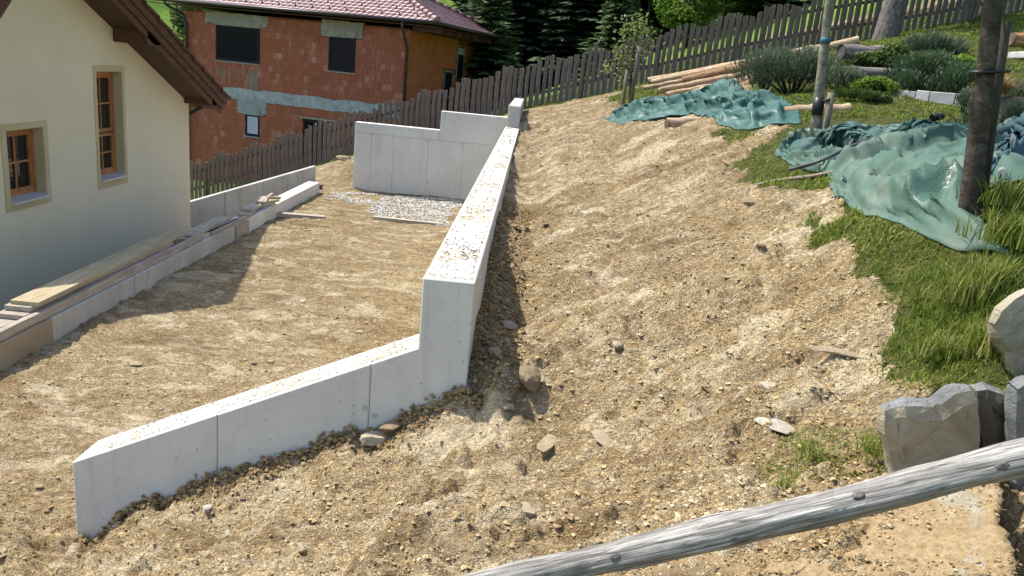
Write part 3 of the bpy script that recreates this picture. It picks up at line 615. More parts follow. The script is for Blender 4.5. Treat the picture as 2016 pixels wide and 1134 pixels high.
# ================================================================ BRICK HOUSE (shell under construction)
a=R_(14);hu=Vector((math.cos(a),-math.sin(a),0));hv=Vector((math.sin(a),math.cos(a),0));HC=Vector((-4.676,30,0))
def hp(p,q,z):return HC-hu*p+hv*q+Vector((0,0,z))       # p along the front from the corner, q back, z up
HM=Matrix((( -hu.x,hv.x,0,HC.x),(-hu.y,hv.y,0,HC.y),(0,0,1,0),(0,0,0,1)))
bh=empty('brick_house',HC,'unplastered red clay block house with tiled hip roof, seen over the fence','house')
def B(b,nm,m,parent=None):
    o=b.obj(nm,m,parent or bh);
    if parent is None:W(o)
    return o
LW=9.6;LD=8.3;ZE=4.12;ZB=-3.4
b=MB();b.box((.02,.02,ZB),(LW,.3,ZE),HM);b.box((.022,.3,ZB),(.3,LD,ZE-.002),HM);b.box((LW-.3,.3,ZB),(LW-.002,LD,ZE-.002),HM);b.box((.3,LD-.3,ZB),(LW-.3,LD-.002,ZE-.004),HM)
B(b,'wall',M['mortar'])
# openings on the front: p range, z range
def rect(q):
    (p0,z0),(p1,z1)=q;return (min(p0,p1),max(p0,p1),min(z0,z1),max(z0,z1))
WA=rect([(8.184,3.639),(6.211,2.315)]);WB=rect([(3.263,3.660),(2.159,2.355)]);WC=rect([(6.845,0.333),(6.205,-0.497)]);WD=rect([(4.282,0.428),(3.164,-1.339)])
bz=(4.564,1.098)[1];band=(bz-.22,bz+.22)
lintA=rect([(8.638,4.106),(5.894,3.675)]);lintB=rect([(3.593,4.183),(1.872,3.592)]);lintC=rect([(7.204,0.950),(5.918,0.371)])
holes=[WA,WB,WC,WD,lintA,lintB,lintC,(0,LW,band[0],band[1])]
patch=[rect([(8.125,2.136),(6.178,1.287)])]
bw_,bh_=.205,.249
cells=[]
r=0;z=ZB
z=band[1]-bh_*math.ceil((band[1]-ZB)/bh_)
while z<ZE-.1:
    p=(.0 if r%2 else -.10)
    while p<LW:
        p0,p1,z0,z1=max(p,.0)+.0025,min(p+bw_,LW)-.0025,z+.0025,min(z+bh_,ZE)-.0025
        if p1-p0>.04:
            rects=[(p0,p1,z0,z1)]
            for h in holes:
                nr=[]
                for (a0,a1,c0,c1) in rects:
                    if a1<=h[0] or a0>=h[1] or c1<=h[2] or c0>=h[3]:nr.append((a0,a1,c0,c1));continue
                    if a0<h[0]:nr.append((a0,h[0]-.004,c0,c1))
                    if a1>h[1]:nr.append((h[1]+.004,a1,c0,c1))
                    m0,m1=max(a0,h[0]),min(a1,h[1])
                    if c0<h[2]:nr.append((m0,m1,c0,h[2]-.004))
                    if c1>h[3]:nr.append((m0,m1,h[3]+.004,c1))
                rects=nr
            for q in rects:
                if q[1]-q[0]>.03 and q[3]-q[2]>.03:cells.append(q)
        p+=bw_
    z+=bh_;r+=1
full=[q for q in cells if q[1]-q[0]>.18 and q[3]-q[2]>.22 and q[2]>band[1]-.02 and q[0]<8.4]
random.shuffle(full);full=full[:298];fs=set(full)
bm_=MB().box((0,0,0),(bw_-.008,.035,bh_-.008)).mesh('brick',M['brick'])
for q in full:
    o=bpy.data.objects.new('brick',bm_);link(o,bh);o.matrix_world=HM@Matrix.Translation((q[0],random.uniform(-.012,-.004),q[2]));o.scale.x=(q[1]-q[0])/(bw_-.008)
    o.matrix_parent_inverse=Matrix.Translation(bh.location).inverted();o.matrix_basis=HM@Matrix.Translation((q[0],random.uniform(-.008,-.004),q[2]))
V=[];F=[];T=[]
for q in cells:
    if q in fs:continue
    d=random.uniform(-.008,-.004);k=len(V);tv=random.random()
    for (x,y,zz) in ((q[0],d,q[2]),(q[1],d,q[2]),(q[1],.03,q[2]),(q[0],.03,q[2]),(q[0],d,q[3]),(q[1],d,q[3]),(q[1],.03,q[3]),(q[0],.03,q[3])):V.append(hp(x,y,zz));T.append(tv)
    for f in ((0,3,2,1),(4,5,6,7),(0,1,5,4),(1,2,6,5),(2,3,7,6),(3,0,4,7)):F.append([k+i for i in f[::-1]])
tag(W(npobj('brick_courses',V,F,M['brick_mass'],bh,tint=T)),kind='stuff')
# side wall: smeared blocks, thin joints
S1=rect([(5.322,3.839),(6.220,2.456)]);S2=rect([(3.856,2.745),(4.912,1.150)])
V=[];F=[];T=[];z=ZB;r=0
while z<ZE-.1:
    q=(0 if r%2 else -.12)
    while q<LD:
        q0,q1,z0,z1=max(q,.0)+.002,min(q+.247,LD)-.002,z+.002,min(z+.247,ZE)-.002
        if not any(q1>h[0] and q0<h[1] and z1>h[2] and z0<h[3] for h in (S1,S2)) and q1-q0>.03:
            k=len(V);tv=random.random();d=-random.uniform(.004,.009)
            for (x,y,zz) in ((d,q0,z0),(d,q1,z0),(.03,q1,z0),(.03,q0,z0),(d,q0,z1),(d,q1,z1),(.03,q1,z1),(.03,q0,z1)):V.append(hp(x,y,zz));T.append(tv)
            for f in ((0,3,2,1),(4,5,6,7),(0,1,5,4),(1,2,6,5),(2,3,7,6),(3,0,4,7)):F.append([k+i for i in f[::-1]])
        q+=.25
    z+=.249;r+=1
tag(W(npobj('side_brick_courses',V,F,M['brick_side'],bh)),kind='stuff')
for s_ in (S1,S2):
    w=B(MB().box((-.006,s_[0],s_[2]),(.05,s_[0]+.07,s_[3]),HM).box((-.006,s_[1]-.07,s_[2]),(.05,s_[1],s_[3]),HM).box((-.006,s_[0]+.07,s_[3]-.06),(.05,s_[1]-.07,s_[3]),HM),'window',M['lintel'])
    B(MB().box((.004,s_[0]+.07,s_[2]),(.015,s_[1]-.07,s_[3]-.06),HM),'pane',M['black_frame'],w)
B(MB().box((-.009,S1[0],S1[3]-.38),(-.002,S1[1],S1[3]-.1),HM),'shutter_box',M['paver'])
# concrete ring beam: ragged edges
V=[];F=[];N=110
for i in range(N+1):
    p=-.004+(LW+.004)*i/N;e0=.03*fbm(np.array([p*3.]),np.array([1.]),3,2)[0]*2;e1=.03*fbm(np.array([p*3.]),np.array([9.]),3,5)[0]*2
    for (y,zz) in ((-.014,band[0]+e0),(-.018-.006*random.random(),band[1]+e1),(.02,band[1]+e1),(.02,band[0]+e0)):V.append(hp(p,y,zz))
for i in range(N):
    for k in range(4):F.append([4*i+k,4*i+(k+1)%4,4*i+4+(k+1)%4,4*i+4+k])
W(npobj('ring_beam',V,F,M['band'],bh))
def rough(q,n=16,e=.05):
    p0,p1,z0,z1=q;pts=[]
    for i in range(n):pts.append((p0+(p1-p0)*i/n,z0+random.uniform(-e*.2,e)*(.3 if .2<i/n<.8 else 1)))
    for i in range(6):pts.append((p1+random.uniform(-e,e),z0+(z1-z0)*i/6))
    for i in range(n):pts.append((p1-(p1-p0)*i/n,z1+random.uniform(-e*.5,e*.5)))
    for i in range(6):pts.append((p0+random.uniform(-e,e),z1-(z1-z0)*i/6))
    return pts
for (q,w_,m) in ((lintA,WA,'lintel'),(lintB,WB,'lintel'),(lintC,WC,'lintel_grey')):
    pts=rough(q);B(MB().prism([hp(x,-.016,z) for x,z in pts],tuple(hv*.05)),'lintel',M[m])
    B(MB().box((w_[0]-.03,-.045,w_[3]+.003),(w_[1]+.03,-.0165,w_[3]+.20),HM),'shutter_box',M[m])
def bwin(q,kind):
    p0,p1,z0,z1=q;f=.075
    w=B(MB().box((p0,-.012,z0),(p0+f,.06,z1),HM).box((p1-f,-.012,z0),(p1,.06,z1),HM).box((p0+f,-.012,z0),(p1-f,.06,z0+f*1.3),HM).box((p0+f,-.012,z1-f*.7),(p1-f,.06,z1),HM),'window',M['black_frame'])
    a0,a1,c0,c1=p0+f,p1-f,z0+f*1.3,z1-f*.7
    if kind=='pane':
        B(MB().box((a0,.004,c0),(a1,.015,c1),HM),'pane',M['glass'],w)
        B(MB().box((a0+.001,-.002,c0),(a0+.06,.003,c1),HM),'mullion',M['black_frame'],w)
    else:
        nsl=14 if kind=='blind' else 22
        for i in range(nsl):
            h=(c1-c0)/nsl;zz=c0+h*i
            B(MB().hexa([tuple(hp(x,y,z)) for x,y,z in ((a0,.0,zz),(a1,.0,zz),(a1,.014,zz),(a0,.014,zz),(a0,.007,zz+h*.93),(a1,.007,zz+h*.93),(a1,.014,zz+h*.93),(a0,.014,zz+h*.93))]),'slat',M[kind],w)
    B(MB().box((p0-.03,-.05,z0-.05),(p1+.03,.02,z0-.003),HM),'window_sill',M['lintel' if kind!='blind' else 'lintel_grey'])
bwin(WA,'pane');bwin(WB,'blind_dark');bwin(WC,'blind')
p0,p1,z0,z1=WD
w=B(MB().box((p0,-.012,z1-.09),(p1,.05,z1),HM).box((p0,-.012,z0),(p0+.08,.05,z1-.09),HM).box((p1-.08,-.012,z0),(p1,.05,z1-.09),HM),'door',M['black_frame'])
B(MB().box((p0+.08,.004,z0),(p1-.08,.02,z1-.09),HM),'pane',M['glass'],w);B(MB().box(((p0+p1)/2-.03,-.006,z0),((p0+p1)/2+.03,.003,z1-.09),HM),'mullion',M['sill'],w)
B(MB().box((p0-.35,-.05,z1+.02),(p1+.15,-.012,z1+.10),HM),'lintel',M['lintel'])
# mortar runs under the wide window
q=patch[0]
bb=MB()
for i in range(34):
    x=random.uniform(q[0],q[1]);l=random.uniform(.15,.9);z=q[3]-random.uniform(0,.3);wd=random.uniform(.01,.035)
    bb.box((x-wd/2,-.0165,z-l),(x+wd/2,-.0115,z),HM)
tag(B(bb,'mortar_runs',M['lintel']),kind='stuff')
# roof: hip, 22 degrees
SO,FO,ZG=1.25,.6,4.40;tp=math.tan(R_(22));BO=.35
def roofz(d):return ZG+d*tp      # d metres in from the eave
# front plane: p from -SO..LW+SO, inward distance d = q+FO; right plane: inward d = p+SO
dmax=(LD+FO+BO)/2
b=MB()
E1=hp(-SO,-FO,ZG);E2=hp(-SO,LD+BO,ZG);E3=hp(LW+SO,LD+BO,ZG);E4=hp(LW+SO,-FO,ZG)
R1=hp(-SO+dmax,-FO+dmax,roofz(dmax));R2=hp(LW+SO-dmax,-FO+dmax,roofz(dmax))
for poly in ([E1,E4,R2,R1],[E2,E1,R1],[E3,E2,R1,R2],[E4,E3,R2]):
    vs=[b.bm.verts.new(Vector(p)-Vector((0,0,.03))) for p in poly];b.bm.faces.new(vs)
vs=[b.bm.verts.new(Vector(p)-Vector((0,0,.14))) for p in (E1,E2,E3,E4)];b.bm.faces.new(vs)
B(b,'roof',M['roof_dark'])
tw,tl_=.235,.33
def tilemesh():
    V=[];F=[];n=8
    for i in range(n+1):
        x=tw*1.08*i/n;h=.032*(.5-.5*math.cos(2*math.pi*i/n*1.0))
        for (yy,dz) in ((-.02,.030),(tl_*1.08,.004)):
            V.append((x,yy,h+dz))
        V.append((x,-.02,h+.006))
    for i in range(n):
        a_=3*i;F.append((a_,a_+3,a_+4,a_+1));F.append((a_+2,a_+5,a_+3,a_))
    return V,F
tV,tF=tilemesh()
tm=npmesh('roof_tile',tV,tF,M['tile'],smooth=True)
# frame of a slope: origin at eave, x along the eave, y up the slope
def slopeM(org,xd,inward):
    up=(inward*math.cos(R_(22))+Vector((0,0,math.sin(R_(22))))).normalized();n_=xd.cross(up).normalized()
    return Matrix(((xd.x,up.x,n_.x,org.x),(xd.y,up.y,n_.y,org.y),(xd.z,up.z,n_.z,org.z),(0,0,0,1)))
MF=slopeM(E4,hu,hv);LF=LW+2*SO
sp_list=[];mass=[]
rows=int(dmax/math.cos(R_(22))/tl_)
for r in range(rows):
    din=(r+.5)*tl_*math.cos(R_(22))
    x0,x1=din,LF-din
    for c_ in range(int(LF/tw)+1):
        x=c_*tw
        if x<x0-.02 or x+tw>x1+.05:continue
        (sp_list if (r<7 and x>LF*.13 and len(sp_list)<10**6) else mass).append((x,r*tl_))
sp_list.sort(key=lambda q:(q[1],-q[0]));mass+=sp_list[298:];sp_list=sp_list[:298]
for (x,y) in sp_list:
    o=bpy.data.objects.new('roof_tile',tm);link(o,bh);o.matrix_parent_inverse=Matrix.Translation(bh.location).inverted();o.matrix_basis=MF@Matrix.Translation((x,y+random.uniform(-.006,.006),random.uniform(0,.004)))
def massmesh(nm,lst,Mx):
    tv=np.array(tV);V=np.concatenate([tv+np.array([x,y,0]) for x,y in lst]);V=np.c_[V,np.ones(len(V))]@np.array(Mx).T
    F=np.concatenate([np.array(tF)+len(tV)*i for i in range(len(lst))]);T=np.repeat(rng.random(len(lst)),len(tV))
    tag(W(npobj(nm,V[:,:3],F,M['tile_mass'],bh,tint=T,smooth=True)),kind='stuff')
massmesh('tile_courses',mass,MF)
MS=slopeM(E1,hv,-hu);LS=LD+FO+BO;lst=[]
for r in range(rows):
    din=(r+.5)*tl_*math.cos(R_(22))
    for c_ in range(int(LS/tw)+1):
        x=c_*tw
        if din-.02<=x and x+tw<LS-din+.05:lst.append((x,r*tl_))
massmesh('side_tile_courses',lst,MS)
def ridge(Pa,Pb,n):
    d=(Pb-Pa)
    for i in range(n):
        a_=Pa+d*(i/n)+Vector((0,0,.06));b_=Pa+d*((i+1.08)/n)+Vector((0,0,.045))
        B(MB().tube([a_,b_],[.13,.105],10),'ridge_tile',M['tile'])
ridge(E1,R1,17);ridge(E2,R1,17);ridge(R1,R2,8)
# snow guards
for r,off in ((1,0),(3,.3)):
    for i in range(6,int(LF/.7)):
        x=i*.7+off
        if x>LF-r*.35:continue
        p=MF@Vector((x,r*tl_+.02,.05));B(MB().box((-.012,-.01,-.02),(.012,.05,.075),Matrix.Translation(p)@MF.to_3x3().to_4x4()),'snow_guard',M['metal_dark'])
def gutter(Pa,Pb,nm):
    o_=Vector((0,0,-.03));B(MB().tube([Pa+o_,Pb+o_],.065,8),nm,M['metal_dark'])
gutter(E4-hv*.06,E1-hv*.06+hu*.06,'gutter');gutter(E1+hu*.06-hv*.06,E2+hu*.06,'gutter')
B(MB().box((-SO+.02,-FO+.02,ZG-.16),(LW+SO,.0,ZG-.141),HM).box((-SO+.02,0,ZG-.16),(-.005,LD+BO,ZG-.141),HM),'soffit',M['brown_timber'])
for q in range(9):
    yy=.15+q*1.0;B(MB().box((-SO+.1,yy,ZG-.34),(-.012,yy+.12,ZG-.162),HM),'rafter_tail',M['brown_timber'])
for x in (LW-.08,.07):
    P=[hp(x-.02,-FO-.05,ZG-.06),hp(x-.02,-FO-.03,ZG-.32),hp(x,-.2,ZG-.78),hp(x,-.09,ZG-.95),hp(x,-.09,ZB)]
    if x>1:P=[hp(x+.5,-FO-.05,ZG-.06),hp(x+.45,-FO-.03,ZG-.2),hp(x+.0,-.2,ZG-.5),hp(x-.05,-.09,ZG-.75),hp(x-.05,-.09,ZB)]
    B(MB().tube(P,.055,8),'downpipe',M['metal_dark'])
# ================================================================ PICKET FENCE
FP=[(-12.4,26.1,-2.72),(-10.5,25.5,-2.0),(-8.33,25,-1.17),(-5.36,24,.07),(-2.86,23.5,1.0),(-.1,23,2.03),(2.12,22.5,2.68),(3.67,22.2,3.3),(5.08,22,3.75),(6.63,22,4.21),(8.82,22,4.74),(10.5,22,5.18),(12.5,22,5.75),(15.5,22,6.6)]
FPa=np.array(FP);fd=np.r_[0,np.cumsum(np.hypot(np.diff(FPa[:,0]),np.diff(FPa[:,1])))]
def fpt(s):return Vector([float(np.interp(s,fd,FPa[:,i])) for i in range(3)])
fn=empty('picket_fence',fpt(10),'long weathered dark brown wooden picket fence climbing the slope with wavy top','fence')
pm=[]
for v in range(8):
    b=MB();w=.106+.012*(v%4);l=random.uniform(-.004,.004)
    sk=[-.03,.035,-.02,.03,-.035,.012,.025,-.012][v]
    pts=[(-w/2,0,-.12),(w/2,0,-.12),(w/2+l,0,1+max(0,-sk)*0-(sk if sk>0 else 0)),(0,0,1.0),(-w/2+l,0,1+(sk if sk<0 else 0))]
    b.prism(pts,(0,.022,0));b.bevel(.004);pm.append(b.mesh('picket',M['picket']))
pitch=.168;s=0;i=0;PI_=math.pi
while s<fd[-1]:
    P=fpt(s);Q=fpt(min(s+.3,fd[-1]));yaw=math.atan2(Q.y-P.y,Q.x-P.x)
    ph=(i%7)/7.;wave=.085*math.sin(ph*2*PI_+.4)+.03*math.sin(i*1.7)
    o=bpy.data.objects.new('picket',pm[random.randrange(8)]);link(o,fn)
    o.matrix_parent_inverse=Matrix.Translation(fn.location).inverted()
    sxl=1.06 if P.x<3 else 1.02
    o.matrix_basis=Matrix.Translation(P+Vector((0,random.uniform(-.006,.006),.04)))@Matrix.Rotation(yaw,4,'Z')@Matrix.Rotation(random.uniform(-.02,.02),4,'Y')@Matrix.Diagonal((random.uniform(.94,1.12),1,(1.14+wave)*sxl,1))
    s+=pitch*random.uniform(.95,1.06);i+=1
step=.168*12;k=0;s=.05
while s<fd[-1]-.2:
    e=min(s+step,fd[-1]);A,Bp=fpt(s),fpt(e)
    for h in (.34,.90):
        u=(Bp-A);n_=Vector((u.y,-u.x,0)).normalized()*-.028
        b=MB();z=Vector((0,0,.085));th=Vector((-u.y,u.x,0)).normalized()*.045
        p=[A-n_*-1+Vector((0,0,h)),Bp-n_*-1+Vector((0,0,h))]
        a0=A+Vector((0,0,h))-n_*-1*0+th*.55;b0=Bp+Vector((0,0,h))+th*.55
        b.hexa([a0,b0,b0+th,a0+th,a0+z,b0+z,b0+th+z,a0+th+z]);W(b.obj('rail',M['rail_fence'],fn))
    th=Vector((-u.y,u.x,0)).normalized();c_=A+th*.14
    W(MB().box((-.055,-.055,-.3),(.055,.055,1.16),Matrix.Translation(c_)@Matrix.Rotation(math.atan2(u.y,u.x),4,'Z')).bevel(.008).obj('post',M['picket'],fn))
    s=e;k+=1

# ================================================================ TREES
def leafcloud(C,S,r,flat=.0,asp=2.2,up=.3):
    """diamond leaves at centres C, sizes S"""
    n=len(C);d=r.normal(size=(n,3));d[:,2]=d[:,2]*.6+up*0;d/=np.linalg.norm(d,axis=1)[:,None]
    w=np.cross(d,r.normal(size=(n,3)));w/=np.linalg.norm(w,axis=1)[:,None]+1e-9
    nrm=np.cross(d,w);S=S[:,None]
    V=np.stack([C-d*S*.5,C+w*S*.5/asp+nrm*S*.06,C+d*S*.5,C-w*S*.5/asp+nrm*S*.06],1).reshape(-1,3)
    F=np.arange(4*n).reshape(n,4);return V,F
def spruce_mesh(Ht,Rd,seed,mat,dens=1.,z0=.03):
    r=np.random.default_rng(seed);C=[];D=[];S=[];T=[]
    nl=int(26*dens*(Ht/14)**.5)+8
    for i in range(nl):
        f=z0+(1-z0)*(i/nl)**.92;z=Ht*f;rad=Rd*(1-f)**.85*(.82+.3*r.random())+.05*Ht*.02
        nb=max(4,int(9*(1-f)+4))
        a0=r.random()*6.28
        for k in range(nb):
            a=a0+6.283*k/nb+r.normal()*.16;L=rad*(.75+.4*r.random());m=max(3,int(L/.17))
            t=np.linspace(.12,1,m);droop=-.22*L*t**1.3+.10*L*t**3
            x=np.cos(a)*L*t;y=np.sin(a)*L*t
            for side in (-1,0,1):
                tw=(.42*(1-t)+.14)*L*.42*side
                px=x-np.sin(a)*tw+np.cos(a)*abs(side)*.12*L;py=y+np.cos(a)*tw+np.sin(a)*abs(side)*.12*L
                c=np.stack([px,py,z+droop-.06*abs(side)*L*.3+r.normal(0,.03,m)],1)
                dv=np.stack([np.cos(a+side*.75)*np.ones(m),np.sin(a+side*.75)*np.ones(m),-.16+r.normal(0,.14,m)],1)
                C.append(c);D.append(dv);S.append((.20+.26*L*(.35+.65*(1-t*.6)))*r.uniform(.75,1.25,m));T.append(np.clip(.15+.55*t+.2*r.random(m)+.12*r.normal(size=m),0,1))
    C=np.concatenate(C);D=np.concatenate(D);S=np.concatenate(S)[:,None];T=np.concatenate(T)
    D/=np.linalg.norm(D,axis=1)[:,None];w=np.cross(D,r.normal(size=D.shape)*.35+np.array([0,0,1]));w/=np.linalg.norm(w,axis=1)[:,None]
    V=np.stack([C-D*S*.5,C+w*S*.24-np.array([0,0,.03]),C+D*S*.62,C-w*S*.24-np.array([0,0,.03])],1).reshape(-1,3)
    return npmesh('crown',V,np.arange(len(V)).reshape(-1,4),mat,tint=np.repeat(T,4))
spm=[spruce_mesh(15,3.3,1,M['needle'],1.2),spruce_mesh(15,3.6,2,M['needle'],1.1),spruce_mesh(15,3.0,3,M['needle'],1.25)]
spl=[spruce_mesh(7,2.2,5,M['needle_light'],1.2),spruce_mesh(3.2,1.1,6,M['needle_light'],1.)]
trk=MB().tube([(0,0,-.6),(0,0,7),(0,0,14.6)],[.24,.13,.02],8).mesh('trunk',M['bark_dark'])
def ztree(x,y):return float(FAR(np.array([x]),np.array([y]))[0]) if y>27.2 else float(H(np.array([x]),np.array([y]))[0])
def spruce(x,y,hh,me,base,label,group=None,rot=None):
    t=empty('spruce_tree',(x,y,ztree(x,y)-.2),label,'tree',group);t.rotation_euler.z=random.uniform(0,6.28) if rot is None else rot
    sc_=hh/base;t.scale=(sc_*random.uniform(.92,1.1),sc_*random.uniform(.92,1.1),sc_)
    link(bpy.data.objects.new('crown',me),t);link(bpy.data.objects.new('trunk',trk),t).scale=(base/15,)*3
    return t
GS='dark spruces in the stand behind the fence'
LS_='tall dark green spruce in the dense stand behind the picket fence'
for (x,y,hh,k) in ((-2.2,52,17,0),(.6,47,16,1),(1.6,56,20,2),(3.3,49,17,0),(5.0,45,15,1),(6.3,52,18,2),(4.2,60,21,0),(7.6,47,14,2),(-.6,60,22,1),(8.6,56,17,0),(2.4,41,12.5,2),(-4.2,62,20,2),(9.7,50,13,1),(-1.1,43.5,13.5,0),(7.0,63,21,1),(4.6,43,11.5,0)):
    spruce(x,y,hh,spm[k],15,LS_,GS)
spruce(-2.35,37.5,8.2,spl[0],7,'lighter green sunlit spruce beside the corner of the tiled roof')
spruce(2.85,30.0,4.0,spl[1],3.2,'small spare spruce top poking up just above the pickets before the dark stand')
spruce(10.3,35.5,6.3,spl[0],7,'bushy dark spruce to the right of the bright leafy trees')
spruce(13.4,38,4.9,spl[1],3.2,'slender young conifer standing alone on the bright meadow')
spruce(16.8,40,3.6,spl[1],3.2,'low small conifer at the fence tops on the bright meadow')
def broadleaf(x,y,hh,rad,mat,label,n=7000,group=None,seed=1,lf=.28,z0=.12,name='broadleaf_tree'):
    r=np.random.default_rng(seed);t=empty(name,(x,y,ztree(x,y)-.1),label,'tree',group)
    nb=16;ctr=[];b=MB();b.tube([(0,0,-.3),(.05,0,hh*.4),(0,.05,hh*.85)],[.035*hh*.5,.022*hh*.5,.01],8)
    for i in range(nb):
        f=z0+(1-z0)*(i+.5)/nb;a=r.random()*6.28;q=rad*math.sin(math.pi*min(1,.15+f*.8))*(.5+.5*r.random())
        c=np.array([math.cos(a)*q*.75,math.sin(a)*q*.75,f*hh]);ctr.append((c,rad*(.28+.2*r.random())))
        b.tube([(0,0,max(.1,f*hh-.25*rad)),tuple(c*.6+np.array([0,0,(f*hh)*.4])),tuple(c)],[.03*hh*.22,.02*hh*.2,.006],5)
    b.obj('trunk',M['bark_dark'],t)
    C=[];T=[]
    for c,q in ctr:
        m=n//nb;d=r.normal(size=(m,3));d/=np.linalg.norm(d,axis=1)[:,None];rr=q*r.random(m)**.45
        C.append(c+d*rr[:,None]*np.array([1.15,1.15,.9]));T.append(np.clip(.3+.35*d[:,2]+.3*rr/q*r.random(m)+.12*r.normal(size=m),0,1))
    C=np.concatenate(C);T=np.concatenate(T);V,F=leafcloud(C,lf*r.uniform(.6,1.3,len(C)),r)
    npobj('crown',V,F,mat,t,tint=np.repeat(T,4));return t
broadleaf(6.1,34,5.6,1.7,M['leaf_bright'],'bright yellow green leafy tree behind the sapling and the fence',7500,seed=3,lf=.22)
broadleaf(7.9,36,5.8,1.8,M['leaf_bright'],'bright green leafy tree with bare twigs next to the bushy dark spruce',7500,seed=4,lf=.22)
broadleaf(5.0,39,6.6,1.5,M['leaf'],'darker green leafy tree at the edge of the spruce stand',5000,seed=5,lf=.24)
broadleaf(-17.2,45,7.5,2.6,M['leaf_bright'],'bright leafy tree seen between the brown roof edge and the brick house',7000,seed=6,lf=.3)
broadleaf(-20.5,50,8.5,2.8,M['leaf'],'green leafy tree farther left behind the brown roof edge',7000,seed=8,lf=.3)
# old conifer trunk by the fence
t=empty('tree',(8.55,20.6,4.55),'thick grey barked tree trunk with flared base standing before the fence','tree')
b=MB();n=14
b.tube([(0,0,-.4),(0,0,.05),(.02,0,.35),(.05,0,.9),(.10,0,2.2),(.15,0,6.),(.2,0,12)],[.33,.30,.275,.258,.25,.21,.13],18,jit=.05);b.obj('trunk',M['bark_old'],t)
c=[];r=np.random.default_rng(4)
m=spruce_mesh(9,2.6,9,M['needle'],1.);o=link(bpy.data.objects.new('crown',m),t);o.location=(.15,0,5.4)

# sapling with two stakes
sp0=Vector((1.974,17.000,2.607))
def zg(x,y):return float(HF(np.array([x]),np.array([y]))[0])
sp0.z=zg(sp0.x,sp0.y)
t=empty('sapling',sp0,'small apple sapling with pale green leaves tied between two stakes','tree')
def loc(px,py,Yd=17):return None
br=[(2.048,17.000,2.614),(2.010,17.000,3.129),(1.984,17.000,3.636),(2.002,17.000,4.039),(1.959,17.000,4.353)]
br[0]=(br[0][0],br[0][1],sp0.z-.05)
b=MB();b.tube(br,[.028,.024,.018,.012,.005],7)
twigs=[((2.003,17.000,3.025),(1.702,17.000,3.202),(1.345,17.000,3.250)),((1.996,17.000,3.230),(1.752,17.000,3.391),(1.647,17.000,3.705)),((1.986,17.000,3.382),(2.134,16.900,3.597),(2.386,16.900,3.891)),((1.987,17.000,3.535),(1.811,17.100,3.825),(1.694,17.100,4.065)),((1.988,17.000,3.838),(2.085,17.000,4.047),(2.133,17.000,4.151)),((1.979,17.000,3.432),(2.087,17.100,3.668),(2.334,17.100,3.722)),((2.010,17.000,3.129),(1.757,16.900,3.511),(1.713,16.900,3.608)),((1.981,17.000,3.887),(1.861,17.000,4.076),(1.816,17.000,4.171))]
for q in twigs:b.tube(q,[.012,.008,.004],5)
W(b.obj('trunk',M['bark_young'],t))
r=np.random.default_rng(21);C=[]
for q in twigs+[(br[2],br[3],br[4])]:
    q=np.array(q);m=62
    f=r.random(m)**.7;pp=np.where(f[:,None]<.5,q[0]+(q[1]-q[0])*f[:,None]*2,q[1]+(q[2]-q[1])*(f[:,None]*2-1))
    C.append(pp+r.normal(size=(m,3))*.095)
C=np.concatenate(C);V,F=leafcloud(C,r.uniform(.05,.11,len(C)),r,asp=1.8)
W(npobj('leaves',V,F,M['apple'],t,tint=np.repeat(r.random(len(C)),4)))
def stake(pb,pt,rad,label,mat='stake',name='stake',taper=1.):
    pb=Vector(pb);pt=Vector(pt);pb.z=min(pb.z,zg(pb.x,pb.y)-.1)
    o=MB().tube([pb,pb.lerp(pt,.5),pt],[rad*taper,rad,rad],10,jit=.03).obj(name,M[mat]);return tag(o,label,name.replace('_',' '))
stake((1.863,16.600,2.549),(1.865,16.600,3.236),.038,'short weathered stake on the near side of the sapling')
stake((2.041,16.800,2.569),(2.073,16.800,3.719),.045,'taller leaning stake close beside the sapling stem')
# young trees among the tarps
def youngtree(pb,pt,r0,r1,mat,label,ext,seed,crown_r,hc,nl=2600):
    pb=Vector(pb);pt=Vector(pt);d=(pt-pb);t=empty('young_tree',pb,label,'tree')
    top=pt+d.normalized()*ext
    pts=[pb-d.normalized()*.15,pb+d*.02,pb+d*.3,pb+d*.65,pt,top];rr=[r0*1.35,r0*1.12,r0,(r0+r1)/2,r1,r1*.35]
    b=MB();b.tube(pts,rr,12,jit=.02)
    r=np.random.default_rng(seed);ctr=[]
    for i in range(12):
        f=.45+.55*(i+.5)/12;base=pt.lerp(top,f*.95)
        a=r.random()*6.28;q=crown_r*(1-.5*f)*(.5+.5*r.random());e=base+Vector((math.cos(a)*q,math.sin(a)*q,.35*q));b.tube([base,base.lerp(e,.5)+Vector((0,0,-.04)),e],[r1*.4,r1*.25,.004],5);ctr.append(e)
        ctr.append(base.lerp(e,.55))
    W(b.obj('trunk',M[mat],t))
    C=np.concatenate([np.array(c)+r.normal(size=(nl//24,3))*crown_r*.26 for c in ctr]);V,F=leafcloud(C,r.uniform(.06,.12,len(C)),r,asp=1.8)
    W(npobj('crown',V,F,M['leaf'],t,tint=np.repeat(r.random(len(C)),4)));return t
youngtree((2.821,8.000,2.800),(2.722,8.000,3.933),.048,.040,'bark_pale','slim pale young tree with a teal band on its stem, rising between the two tarps',2.6,31,.8,0)
q0,q1=Vector((2.776,8.000,3.397)),Vector((2.774,8.000,3.459));
o=MB().tube([(2.755,7.990,3.593),(2.756,7.990,3.537)],.047,12).obj('stem_band',M['teal_band']);tag(o,'teal plastic band wrapped round the slim pale stem','band')
stake((2.894,7.900,2.784),(2.876,7.900,3.092),.035,'short splintered stake with a teal patch at the foot of the slim pale tree','stake')
tag(MB().tube([(2.805,7.980,2.869),(2.802,7.980,3.035)],.056,12).tube([(2.793,7.960,2.995),(2.860,7.860,3.025)],.012,6).obj('tree_tie',M['black_plastic']),'dark rubber tie holding the slim pale tree to its stake','tie')
